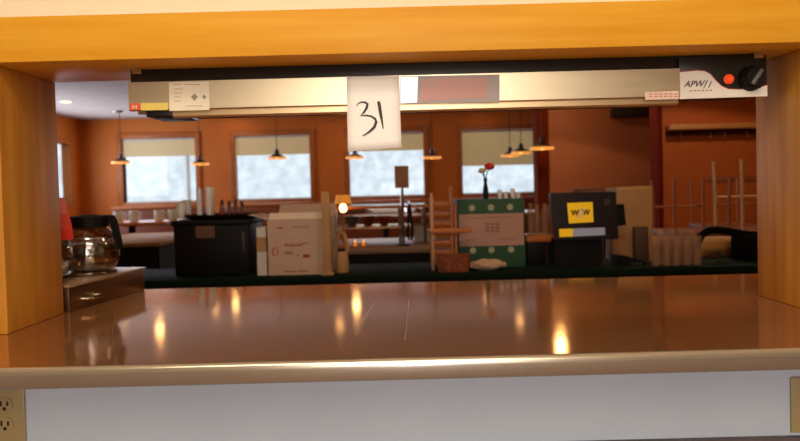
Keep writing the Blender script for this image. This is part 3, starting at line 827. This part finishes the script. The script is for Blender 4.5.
# tall tan paper sack / cartons behind the till
Yk = GY + .25
def kp(c, px, py): a_ = at(px, py, Yk); return (a_.x - c.x, a_.z - GZ)
c = at(634, 240, Yk)
t = thing('tan_carton', 'tall plain tan cardboard carton standing behind the till', 'carton', (c.x, Yk, GZ))
bm = bmesh.new(); prism(bm, [(kp(c, 617, 260)[0], 0), kp(c, 617, 188), kp(c, 652, 186), (kp(c, 653, 260)[0], 0)][::-1], 0, .18); obj('carton_body', bm, card_tan, t, smooth=False)
bm = bmesh.new(); prism(bm, [kp(c, 617, 190), kp(c, 652, 188), kp(c, 652, 186), kp(c, 617, 188)][::-1], -.002, .0); obj('tape_edge', bm, mat('tape', (214, 170, 112), .4), t, smooth=False)
c = at(612, 252, GY + .12)
bm = bmesh.new(); box(bm, -.035, .035, 0, .05, 0, at(612, 238, GY + .12).z - GZ, .003)
o = obj('receipt_box', bm, mat('tan2', (170, 118, 72), .7)); o.location = (at(616, 252, GY + .24).x, GY + .19, GZ); 
tag(o, 'small tan box low behind the right side of the till', 'box')
# small black credit-card terminal
c = at(632, 262, GY + .1); 
t = thing('card_terminal', 'low black card terminal in front of the tan carton', 'card terminal', (c.x, GY + .14, GZ))
bm = bmesh.new(); prism(bm, [(-.075, 0), (.065, 0), (.065, .02), (-.02, .045), (-.075, .05)], -.04, .05); obj('body', bm, black, t)
bm = bmesh.new(); 
for i in range(3):
    for j in range(3): box(bm, -.005 + i * .02, .009 + i * .02, -.043, -.04, .004 + j * .008 * 0 + j * .005, .007 + j * .005)
obj('keys', bm, mat('key_grey', (80, 78, 74), .5), t)
# dark grey cup rack behind
c = at(642, 245, GY + .2)
bm = bmesh.new(); hq = at(642, 227, GY + .2).z - GZ; box(bm, -.034, .034, 0, .04, 0, hq, .004)
for v in bm.verts:
    pass
o = obj('menu_holder', bm, mat('dusky', (88, 62, 56), .6)); o.location = (c.x, GY + .2, GZ); tag(o, 'dark upright menu holder between the tan carton and the glasses', 'menu holder')

# tumblers on right of green counter
tg = milky('tumbler_glass', (206, 166, 146), .22)
k = 0
tl = ['leftmost front clear tumbler right of the tan carton', 'second front tumbler right of the tan carton', 'third front tumbler right of the tan carton', 'fourth front tumbler right of the tan carton', 'fifth front tumbler, next to the black hose',
      'leftmost clear tumbler in the rear row', 'second clear tumbler in the rear row', 'third clear tumbler in the rear row', 'fourth clear tumbler in the rear row']
for row, pxs, top in ((0, [656, 666.5, 676.5, 687, 697], 236), (1, [661, 671.5, 682, 692], 229)):
    for px in pxs:
        Y_ = GY + .06 + row * .055; X = at(px, 260, Y_).x; hz = at(px, top, Y_).z - GZ
        o = cup_mesh(hz, .0185, .0235, tg, 'glass_tumbler'); o.location = (X, Y_, GZ); tag(o, tl[k], 'glass', 'clear tumblers at the right of the green counter'); k += 1

matte_blk = mat('matte_black_fabric', (16, 13, 12), .95, spec=.05)
# black hose arching and a steel/cream pan beneath
Yh = GY + .12
c = at(735, 265, Yh); hp = lambda px, py: (at(px, py, Yh).x - c.x, 0, at(px, py, Yh).z - GZ)
t = thing('black_bag', 'black shoulder bag strap arching over a pale bundle at the right', 'bag', (c.x, Yh + .1, GZ))
bm = bmesh.new(); tube(bm, [hp(705, 252), hp(707.5, 244), hp(711, 237), hp(717, 232.5), hp(725, 231), hp(735, 232), (hp(748, 234)), (hp(760, 236)), hp(775, 238)], .018, 12); obj('strap', bm, matte_blk, t)
bm = bmesh.new(); a_ = hp(750, 236); b_ = hp(800, 268); box(bm, a_[0], b_[0], -.06, .10, .0, a_[2], .02); obj('bag_body', bm, matte_blk, t)
c = at(732, 265, Yh + .12)
w = pw(711, 756, Yh + .12) / 2; h = at(732, 240, Yh + .12).z - GZ
bm = bmesh.new(); rrect(bm, [(.85, 0), (.97, .02), (1.0, h * .5), (.98, h * .85), (.8, h), (.3, h * 1.02)], w, .07)
o = obj('storage_tub', bm, mat('tan_tub', (196, 146, 92), .5)); o.location = (c.x, Yh + .30, GZ); tag(o, 'pale tan storage tub on the green counter beneath the black strap', 'tub')
c = at(714, 262, Yh + .05)
bm = bmesh.new()
for k in range(9):
    a_ = k * .7; 
    box(bm, -.004, .004, -.001, .001, 0, .045 + .01 * (k % 3), mtx=Matrix.Rotation(a_, 4, 'Z') @ Matrix.Rotation(.35, 4, 'X'))
lathe(bm, [(0, 0), (.018, 0), (.02, .02), (0, .02)], n=14)
o = obj('potted_sprig', bm, leaf_m); o.location = (c.x, Yh - .02, GZ); tag(o, 'tiny green sprig under the left end of the black strap', 'plant')

# ================================================================== MIDDLE DISTANCE
# tan-topped black table at left
Y0, Y1 = 5.0, 6.3
z0 = at(145, 243, Y0).z
xa, xb = at(100, 243, Y0).x, at(160, 243, Y0).x
t = thing('buffet_table', 'tan topped table with black skirt behind the coffee decanters', 'table', ((xa + xb) / 2, (Y0 + Y1) / 2, 0))
hw = (xb - xa) / 2; hd = (Y1 - Y0) / 2
bm = bmesh.new(); box(bm, -hw - .3, hw, -hd, hd, z0 - .03, z0, .006); obj('table_top', bm, mat('tan_laminate', (164, 118, 80), .6, spec=.2), t)
bm = bmesh.new()
n = 60
ring = []
for k in range(n):
    u = k / (n - 1); ring.append((-hw - .28 + u * (2 * hw + .26), -hd + .02 + .012 * math.sin(k * 1.9)))
for k in range(n - 1):
    (xa_, ya_), (xb_, yb_) = ring[k], ring[k + 1]
    bm.faces.new([bm.verts.new(v) for v in ((xa_, ya_, 0), (xb_, yb_, 0), (xb_, yb_, z0 - .03), (xa_, ya_, z0 - .03))])
box(bm, hw - .03, hw - .02, -hd + .03, hd - .02, 0, z0 - .03); box(bm, -hw - .28, -hw - .27, -hd + .03, hd - .02, 0, z0 - .03)
obj('skirt', bm, mat('black_cloth', (16, 14, 16), .9), t)

# booth benches and tables along the window wall
booth_v = mat('booth_vinyl', (136, 62, 28), .5, rgb2=(120, 52, 22), scale=3)
t = thing('booth_bench', 'wooden backed booth bench under the leftmost back window', 'bench', (0, 0, 0))
def mk_booth():
    w = .62
    bm = bmesh.new(); box(bm, -w, w, -.05, .05, 0, 1.02, .02); obj('backrest', bm, booth_v, t)
    bm = bmesh.new(); box(bm, -w - .01, w + .01, -.06, .06, 1.02, 1.06, .006); obj('wood_cap', bm, wood_trim, t)
    bm = bmesh.new(); box(bm, -w, w, .05, .50, .36, .46, .03); obj('seat', bm, booth_v, t)
    bm = bmesh.new(); box(bm, -w, w, .06, .46, 0, .36); obj('plinth', bm, mat('dark_base', (50, 30, 20), .6), t)
mk_booth()
bl = ['wooden backed booth bench under the second back window', 'wooden backed booth bench beneath the window behind the sign', 'wooden backed booth bench below the window behind the red flower']
pos = [at(160, 220, 8.6).x, at(272, 220, 8.6).x, at(387, 220, 8.6).x, at(500, 220, 8.6).x]
t['group'] = 'booth benches along the windows'
t.location = (pos[0], 8.6, 0)
for i in range(3): dup(t, (pos[i + 1], 8.6, 0), bl[i])
# tables behind with white crockery
t = thing('dining_table', 'wooden dining table behind the leftmost booth bench', 'table', (pos[0], 7.7, 0), group='dining tables by the windows')
bm = bmesh.new(); box(bm, -.55, .55, -.38, .38, .86, .90, .008); obj('table_top', bm, mat('table_wood', (170, 96, 48), .35), t)
bm = bmesh.new(); lathe(bm, [(0, 0), (.24, 0), (.24, .02), (.05, .05), (.04, .1), (.04, .83), (.12, .86), (0, .86)], n=20); obj('pedestal', bm, black_mt, t)
tl = ['wooden dining table behind the second booth bench', 'wooden dining table glimpsed under the glass food guard', 'wooden dining table behind the green carton']
for i in range(3): dup(t, (pos[i + 1], 7.86 if i == 2 else 7.7, 0), tl[i])
# white mugs
for i, (px, py) in enumerate([(118.5, 222), (133.5, 221), (158, 219.5), (171, 218)]):
    X = at(px, py, 7.5).x
    t = thing('white_mug', ['white mug leftmost on the far table', 'white mug second from left on the far table', 'white mug toward the right end of the far table', 'white mug rightmost on the far table next to the black bin'][i], 'mug', (X, 7.5 + .02 * i, .90), group='white mugs on the far table')
    bm = bmesh.new(); lathe(bm, [(0, 0), (.045, 0), (.055, .02), (.055, .13), (.05, .13), (.048, .01), (0, .01)], n=20); obj('cup_body', bm, white_pl, t)
    bm = bmesh.new(); tube(bm, [(.053, 0, .11), (.08, 0, .10), (.085, 0, .065), (.075, 0, .035), (.053, 0, .03)], .008, 8); obj('handle', bm, white_pl, t)

# salad bar in the centre
Y0 = 4.4
zt2 = at(385, 247, Y0).z; xa, xb = at(332, 250, Y0).x, at(431, 250, Y0).x
cx = (xa + xb) / 2; hw = (xb - xa) / 2
t = thing('salad_bar', 'black based salad bar with steel rim and glass food guard', 'salad bar', (cx, Y0, 0))
bm = bmesh.new(); box(bm, -hw, hw, .03, .75, 0, zt2 - .06); obj('base', bm, black, t)
bm = bmesh.new(); box(bm, -hw - .02, hw + .02, 0, .8, zt2 - .05, zt2, .012); obj('rim', bm, mat('rim_steel', (150, 118, 98), .5, .1), t)
z2 = at(385, 226.5, Y0 + .2).z; z3 = at(385, 206.5, Y0 + .2).z
bm = bmesh.new(); box(bm, -hw, hw * .62, .15, .55, z2 - .012, z2, .004); obj('shelf', bm, mat('shelf_pale', (200, 170, 150), .3, .3), t)
bm = bmesh.new(); box(bm, -hw, hw, .15, .2, z3 - .012, z3 + .006, .004); obj('top_rail', bm, wood_trim, t)
bm = bmesh.new(); box(bm, -hw, hw, .52, .57, z3 - .012, z3 + .006, .004); obj('top_rail', bm, wood_trim, t)
for xx in (-hw + .02, 0.38 * hw, hw - .03):
    for yy in (.175, .545):
        bm = bmesh.new(); tube(bm, [(xx, yy, zt2), (xx, yy, z3)], .011); obj('post', bm, chrome, t)
bm = bmesh.new(); box(bm, -hw, hw, .17, .176, z2, z3 - .012); obj('guard_pane', bm, guard_m, t)
bm = bmesh.new(); box(bm, -hw, hw, .19, .53, z3 + .006, z3 + .012); obj('guard_pane', bm, guard_m, t)
sz = zt2
for i, (px, c_, lab) in enumerate([(352, (60, 90, 50), 'dark green bowl at left on the salad bar shelf'), (368, (150, 66, 40), 'red brown bowl in the middle of the salad bar shelf'), (384, (190, 70, 48), 'orange red bowl toward the right of the salad bar shelf')]):
    X = at(px, 222, Y0 + .35).x
    bm = bmesh.new(); lathe(bm, [(0, 0), (.025, 0), (.048, .03), (.057, .07), (.053, .07), (.042, .03), (0, .02)], n=24)
    bm2 = None
    o = obj('serving_bowl', bm, mat('bowl_%d' % i, c_, .4)); o.location = (X, Y0 + .35, z2); tag(o, lab, 'bowl', 'bowls on the salad bar shelf')
for i, px in enumerate([343, 352.5, 361]):
    pass
# heat lamp bulbs glowing under the guard
for i, (px, py) in enumerate([(343, 208.5), (356, 242), (364, 240)]):
    pass
x_ = at(343, 208, Y0 + .05)
t = thing('table_lamp', 'small glowing amber lamp at the left end of the salad bar', 'lamp', (x_.x, Y0 + .06, zt2))
hb = x_.z - zt2
bm = bmesh.new(); lathe(bm, [(0, 0), (.05, 0), (.05, .01), (.008, .02), (.008, hb - .04), (.018, hb - .03), (0, hb - .03)], n=16); obj('lamp_stand', bm, wood_trim, t)
bm = bmesh.new(); lathe(bm, [(0, -.03), (.018, -.025), (.025, 0), (.018, .022), (0, .03)], 0, 0, hb, n=16); obj('bulb', bm, bulb_m, t)
bm = bmesh.new(); lathe(bm, [(.06, .03), (.045, .09), (.043, .09), (.058, .03)], 0, 0, hb, n=20); obj('lamp_shade', bm, mat('amber_shade', (230, 150, 50), .5, emit=(230, 140, 40), es=.5), t)
for i, (px, py, lab) in enumerate([(355, 242.5, 'left small glowing tea light on the salad bar rim'), (363.5, 239.5, 'right small glowing tea light on the salad bar rim')]):
    p = at(px, py, Y0 + .1)
    t = thing('tea_light', lab, 'candle', (p.x, Y0 + .1, zt2), group='tea lights on the salad bar')
    hh = p.z - zt2
    bm = bmesh.new(); lathe(bm, [(0, 0), (.02, 0), (.022, .03), (.02, .03), (.018, .004), (0, .004)], n=16); obj('holder', bm, guard_m, t)
    bm = bmesh.new(); lathe(bm, [(0, .004), (.014, .004), (.014, .02), (.006, .03), (.004, .045), (0, .05)], n=12); obj('flame', bm, mat('tealight', (240, 160, 70), .5, emit=(240, 140, 50), es=1.5), t)
# card placard on a post
Yq = 4.3
c = at(402, 188, Yq)
Yq = Y0 + .08
t = thing('placard_stand', 'tan card placard on a slim post at the salad bar', 'sign', (c.x, Yq, zt2))
hq = c.z - zt2; wq = pw(395, 409, Yq) / 2; hh = ph(166, 188, Yq)
bm = bmesh.new(); tube(bm, [(0, 0, .01), (0, 0, hq)], .012); obj('post', bm, chrome, t)
bm = bmesh.new(); lathe(bm, [(0, 0), (.05, 0), (.05, .008), (.02, .012), (0, .012)], n=24); obj('base', bm, black, t)
bm = bmesh.new(); box(bm, -wq, wq, -.018, -.012, hq, hq + hh, .002); obj('card', bm, mat('placard_tan', (176, 124, 88), .7), t)
# tongs hanging
Yq = Y0 - .05
c = at(409.5, 204, Yq)
t = thing('serving_tongs', 'black serving tongs hanging below the placard', 'tongs', (c.x, Yq, c.z))
ll = ph(204, 240, Yq)
for s in (-1, 1):
    bm = bmesh.new(); tube(bm, [(0, 0, 0), (s * .008, 0, -ll * .3), (s * .016, 0, -ll * .8), (s * .008, 0, -ll)], .008, 8); obj('arm', bm, black, t)
bm = bmesh.new(); tube(bm, [(0, 0, 0), (0, .1, .008), (0, .21, .012), (0, .225, 0)], .005, 8); obj('hook', bm, chrome, t)
# slanted cord
bm = bmesh.new(); a_, b_ = at(420.5, 160, Yq + .1), at(414, 205, Yq + .1)
# stacks of plates and white cups at right end of salad bar
px_ = at(423, 240, Y0 + .3)
for i, (px, z_, n, lab) in enumerate([(420, zt2, 9, 'tall white plate stack at the right end of the salad bar'), (428, zt2, 6, 'shorter white plate stack beside the wooden rack on the salad bar')]):
    X = at(px, 240, Y0 + .33).x
    for k in range(n):
        bm = bmesh.new() if k == 0 else None
        if k == 0:
            lathe(bm, [(0, 0), (.03, 0), (.055, .012), (.053, .015), (.03, .004), (0, .004)], n=24); o = obj('white_plate', bm, white_pl); src = o
        else:
            o = src.copy(); COL.objects.link(o)
        o.location = (X, Y0 + .33, z_ + k * .0152)
        tag(o, ('white plate at the bottom of the ' if k == 0 else 'white plate at the top of the ' if k == n - 1 else 'white plate inside the ') + lab[:lab.index(' plate')] .replace('tall white', 'tall plate stack').replace('shorter white', 'shorter plate stack') + ' on the salad bar', 'plate', 'plates in the %s stack' % ('tall' if i == 0 else 'shorter'))
p = at(422, 215, Y0 + .2)
for i, (px, py) in enumerate([(418, 214), (424, 211), (428, 222)]):
    pass

# pendants
DL = [(121, 162, 9.0), (200, 163.5, 9.3), (277, 157.5, 8.8), (355, 157, 9.0), (432, 157, 8.9), (510, 155, 9.1), (521, 152, 8.4), (542, 147.5, 7.0)]
plab = ['pendant lamp with dark cone shade furthest left, over the first window edge', 'pendant lamp with dark shade left of the second back window', 'pendant lamp with dark shade hanging before the second back window',
        'pendant lamp with dark shade just below the 31 sign\'s left corner', 'pendant lamp with glowing rim just right of the 31 sign', 'smallest of three clustered pendant lamps, beside the red flower',
        'middle one of three clustered pendant lamps', 'largest and nearest pendant lamp, rightmost of the cluster']
shade = mat('pendant_shade', (34, 18, 12), .4); 
rim_g = mat('pendant_rim', (235, 160, 70), .5, emit=(245, 165, 75), es=.75)
root = None
for i, (px, py, Y_) in enumerate(DL):
    p = at(px, py, Y_)
    t = thing('pendant_lamp', plab[i], 'lamp', (p.x, Y_, p.z), group='pendant lamps')
    hh = DC - p.z
    if i == 0:
        bm = bmesh.new(); lathe(bm, [(.125, -.01), (.11, .012), (.06, .035), (.03, .055), (.028, .10), (.012, .115), (0, .115), (0, .10), (.02, .05), (.05, .028), (.10, .008), (.118, -.008)], n=28); m1 = bm
        a_ = obj('shade', bm, shade, t); me_s = a_.data
        bm = bmesh.new(); lathe(bm, [(.128, -.022), (.129, .0), (.122, .004), (.120, -.02)], n=28); b_ = obj('rim', bm, rim_g, t); me_r = b_.data
        bm = bmesh.new(); lathe(bm, [(0, -.02), (.02, -.012), (.025, .01), (.015, .03), (0, .035)], n=16); c_ = obj('bulb', bm, bulb_m, t); me_b = c_.data
    else:
        for nm, me_ in (('shade', me_s), ('rim', me_r), ('bulb', me_b)):
            o = bpy.data.objects.new(nm, me_); COL.objects.link(o); o.parent = t
    bm = bmesh.new(); tube(bm, [(0, 0, .11), (0, 0, hh)], .005, 6); obj('cord', bm, shade, t)
    bm = bmesh.new(); lathe(bm, [(0, hh - .03), (.05, hh - .02), (.055, hh), (0, hh)], n=16); obj('canopy', bm, shade, t)

# recessed lights in the ceiling
dls = []
def ceil_pt(px, py):
    p1 = at(px, py, 1.0); k = (DC - CAMZ) / (p1.z - CAMZ); return p1.x * k, k
def refl_pt(px, py):
    p1 = at(px, py, 1.0); k = -(ZC * 2 - DC - CAMZ) / -(p1.z - CAMZ); return p1.x * k, k
cl = [ceil_pt(66, 101.5), ceil_pt(118, 111)] + [refl_pt(*q) for q in [(561, 349), (357, 307), (160, 332), (245, 299), (216, 311), (340, 326), (520, 322), (486, 298)]]
dlab = ['round recessed ceiling light nearest the left wooden post', 'round recessed ceiling light just left of the warmer end', 'round recessed ceiling light reflected brightest in the steel counter, front right',
        'round recessed ceiling light in the rear row, centre left', 'round recessed ceiling light in the middle row at left', 'round recessed ceiling light closest to the window wall, left',
        'round recessed ceiling light between rear and middle rows, left', 'round recessed ceiling light in the middle row at centre', 'round recessed ceiling light in the middle row, right of centre', 'round recessed ceiling light closest to the window wall, right']
for i, (x, y) in enumerate(cl):
    y = min(y, DY - .35)
    t = thing('recessed_light', dlab[i], 'ceiling light', (x, y, DC + .002), group='recessed ceiling lights')
    bm = bmesh.new(); lathe(bm, [(.085, 0), (.085, -.008), (.065, -.010), (.062, 0)], n=24); obj('trim_ring', bm, white_pl, t)
    bm = bmesh.new(); lathe(bm, [(0, -.004), (.062, -.004), (.062, -.001), (0, -.001)], n=24); obj('lens', bm, mat('downlight_%s' % (i in (2, 3)), (255, 230, 190), .5, emit=(255, 200, 130), es=(40 if i in (2, 3) else 7)), t)

# dark speaker on the partition wall, right under the warmer
p = at(634, 112, 7.2)
t = thing('wall_speaker', 'dark flat speaker high on the reddish wall, seen just under the warmer', 'speaker', (p.x, 7.3, p.z))
bm = bmesh.new(); box(bm, -.24, .24, -.14, 0, -.05, .05, .012); obj('cabinet', bm, black_mt, t)
bm = bmesh.new(); box(bm, -.22, .22, -.146, -.138, -.04, .04, .003); obj('grille', bm, mat('dark_grey', (60, 50, 44), .5), t)

# coat shelf on the alcove wall
Ya = 5.6
xa, xb = at(665, 128, Ya).x, at(770, 126, Ya).x; zz = at(715, 127.5, Ya).z
t = thing('wall_shelf', 'long pale wooden wall shelf with pegs on the brown wall', 'shelf', ((xa + xb) / 2, Ya, zz))
hw = (xb - xa) / 2
bm = bmesh.new(); box(bm, -hw, hw, -.16, 0, -.022, .022, .004); obj('board', bm, mat('shelf_wood', (206, 140, 76), .5), t)
for px in (679.5, 708.5, 722.5, 745):
    X = at(px, 138, Ya).x - (xa + xb) / 2
    bm = bmesh.new(); tube(bm, [(X, -.002, -.04), (X - .004, -.05, -.06), (X - .012, -.06, -.095)], .008, 8); obj('peg', bm, mat('peg_pale', (190, 120, 70), .5), t)
bm = bmesh.new(); box(bm, -hw, hw, -.02, 0, -.065, -.022); obj('batten', bm, mat('batten', (96, 40, 16), .6), t)
xa, xb = at(707, 178, Ya).x, at(757, 178, Ya).x; zz = at(730, 178.5, Ya).z
t = thing('wall_sign', 'faint tan strip sign on the brown wall behind upturned chairs', 'sign', ((xa + xb) / 2, Ya, zz))
bm = bmesh.new(); box(bm, -(xb - xa) / 2, (xb - xa) / 2, -.012, 0, -.025, .025, .003); obj('plaque', bm, mat('plaque_tan', (170, 92, 50), .6), t)

# bar-height table with upturned chairs
Yc = 3.95
zt3 = at(725, 241, Yc - .3).z
t = thing('long_table', 'pale topped long table under the upturned chairs at right', 'table', (at(730, 240, Yc).x + .1, Yc + .305, 0))
bm = bmesh.new(); box(bm, -.75, .75, -.395, .395, zt3 - .035, zt3, .006); obj('table_top', bm, mat('tan_top', (176, 116, 66), .4), t)
for sx in (-.68, .68):
    for sy in (-.3, .3):
        bm = bmesh.new(); tube(bm, [(sx, sy, 0), (sx, sy, zt3 - .035)], .02); obj('leg', bm, black_mt, t)
def chair(label, px, Y_, m_leg, rz, lh=.44):
    t = thing('upturned_chair', label, 'chair', (at(px, 240, Y_).x, Y_, zt3), rz, 'chairs turned upside down on the long table')
    bm = bmesh.new(); box(bm, -.19, .19, -.19, .19, 0, .04, .012); obj('seat', bm, vinyl, t)
    for sx, sy in ((-.165, -.165), (.165, -.165), (-.165, .165), (.165, .165)):
        bm = bmesh.new(); tube(bm, [(sx, sy, .035), (sx * 1.0, sy, lh * .6), (sx * 1.04, sy * 1.04, lh)], .0095, 10); obj('leg', bm, m_leg, t)
    bm = bmesh.new(); tube(bm, [(-.17, -.17, lh * .5), (.17, -.17, lh * .5)], .008, 8); obj('stretcher', bm, m_leg, t)
    # the back hangs beyond the table edge
    bm = bmesh.new()
    tube(bm, [(-.17, .19, .02), (-.17, .225, -.1), (-.17, .25, -.36), (-.15, .25, -.38), (.15, .25, -.38), (.17, .25, -.36), (.17, .225, -.1), (.17, .19, .02)], .011, 8)
    obj('back_frame', bm, m_leg, t)
    bm = bmesh.new(); box(bm, -.17, .17, .235, .255, -.36, -.2, .006); obj('backrest', bm, vinyl, t)
chair('upturned chair with pale metal legs nearest the right post', 755, Yc + .1, chair_metal, PI, .47)
dm = mat('dull_metal', (170, 96, 52), .5, .2)
chair('upturned chair with dull brown legs behind the tumblers', 690, Yc + .1, dm, PI, .36)
chair('upturned chair with thin legs in the middle of the long table', 727, Yc + .525, dm, 0, .36)

# ================================================================== LIGHT
w = bpy.data.worlds.new('world'); S.world = w; w.use_nodes = True
nt = w.node_tree; bg = nt.nodes['Background']
tc = nt.nodes.new('ShaderNodeTexCoord'); nz = nt.nodes.new('ShaderNodeTexNoise'); nz.inputs['Scale'].default_value = 70; nz.inputs['Detail'].default_value = 6
rp = nt.nodes.new('ShaderNodeValToRGB'); rp.color_ramp.elements[0].position = .35; rp.color_ramp.elements[1].position = .65
rp.color_ramp.elements[0].color = (*lin((202, 210, 216)), 1); rp.color_ramp.elements[1].color = (*lin((232, 238, 244)), 1)
nt.links.new(tc.outputs['Generated'], nz.inputs['Vector']); nt.links.new(nz.outputs['Fac'], rp.inputs['Fac']); nt.links.new(rp.outputs['Color'], bg.inputs['Color'])
bg.inputs['Strength'].default_value = 1.35

def area(name, loc, rot, sx, sy, power, rgb):
    l = bpy.data.lights.new(name, 'AREA'); l.shape = 'RECTANGLE'; l.size = sx; l.size_y = sy; l.energy = power; l.color = lin(rgb)
    o = bpy.data.objects.new(name, l); COL.objects.link(o); o.location = loc; o.rotation_euler = rot; return o
def point(name, loc, power, rgb, r=.05):
    l = bpy.data.lights.new(name, 'POINT'); l.energy = power; l.color = lin(rgb); l.shadow_soft_size = r
    o = bpy.data.objects.new(name, l); COL.objects.link(o); o.location = loc; return o
area('kitchen_light', (-.3, -.3, KC - .03), (0, 0, 0), 1.6, .6, 27, (255, 240, 212))
area('kitchen_light', (.1, -1.2, 2.2), (math.radians(68), 0, 0), 1.4, .8, 20, (255, 240, 216))
area('kitchen_daylight', (.1, -2.3, 1.0), (math.radians(90), 0, 0), 1.4, 1.2, 24, (255, 248, 236))  # unseen fill panel added behind the camera to light the lower wall
for wv in WIN:
    area('window_daylight', ((wv[0] + wv[1]) / 2, DY - .1, (zb + zt) / 2), (math.radians(-90), 0, 0), wv[1] - wv[0], .6, 10, (225, 235, 255))
area('window_daylight', (DX0 + .1, 8.0, (zb + zt) / 2), (0, math.radians(-90), 0), .8, 2.6, 50, (225, 235, 255))
area('kitchen_window_light', (.085, KY + .05, 1.18), (math.radians(90), 0, 0), .15, 2.1, 17, (232, 240, 255))
def spot(name, loc, power, rgb, sz=172):
    l = bpy.data.lights.new(name, 'SPOT'); l.energy = power; l.color = lin(rgb); l.shadow_soft_size = .045
    l.spot_size = math.radians(sz); l.spot_blend = .1
    o = bpy.data.objects.new(name, l); COL.objects.link(o); o.location = loc; return o
PW = [1, 1, 7, 2.6, 2, 1.6, .2, .3, .3, .2]
for (x, y), e in zip(cl, PW):
    spot('downlight', (x, min(y, DY - .35), DC - .015), e, (255, 206, 130))
for x, y, e in [(-3, 6.5, 40), (-.3, 6.8, 40), (1.6, 6.0, 20)]:  # unseen fill spots without fixtures, added to raise the room light
    spot('downlight', (x, y, DC - .015), e, (255, 214, 150), 130)
# unseen fill lamps added to light the fronts on the service counter
for x, e in ((-1.0, 11), (.6, 11), (1.9, 9)):
    area('counter_light', (x, 1.9, DC - .02), (math.radians(42), 0, 0), .3, .3, e, (255, 220, 170))
spot('downlight', (2.3, 4.3, DC - .015), 34, (255, 224, 190), 140)  # unseen fill spot added to brighten the reddish partition
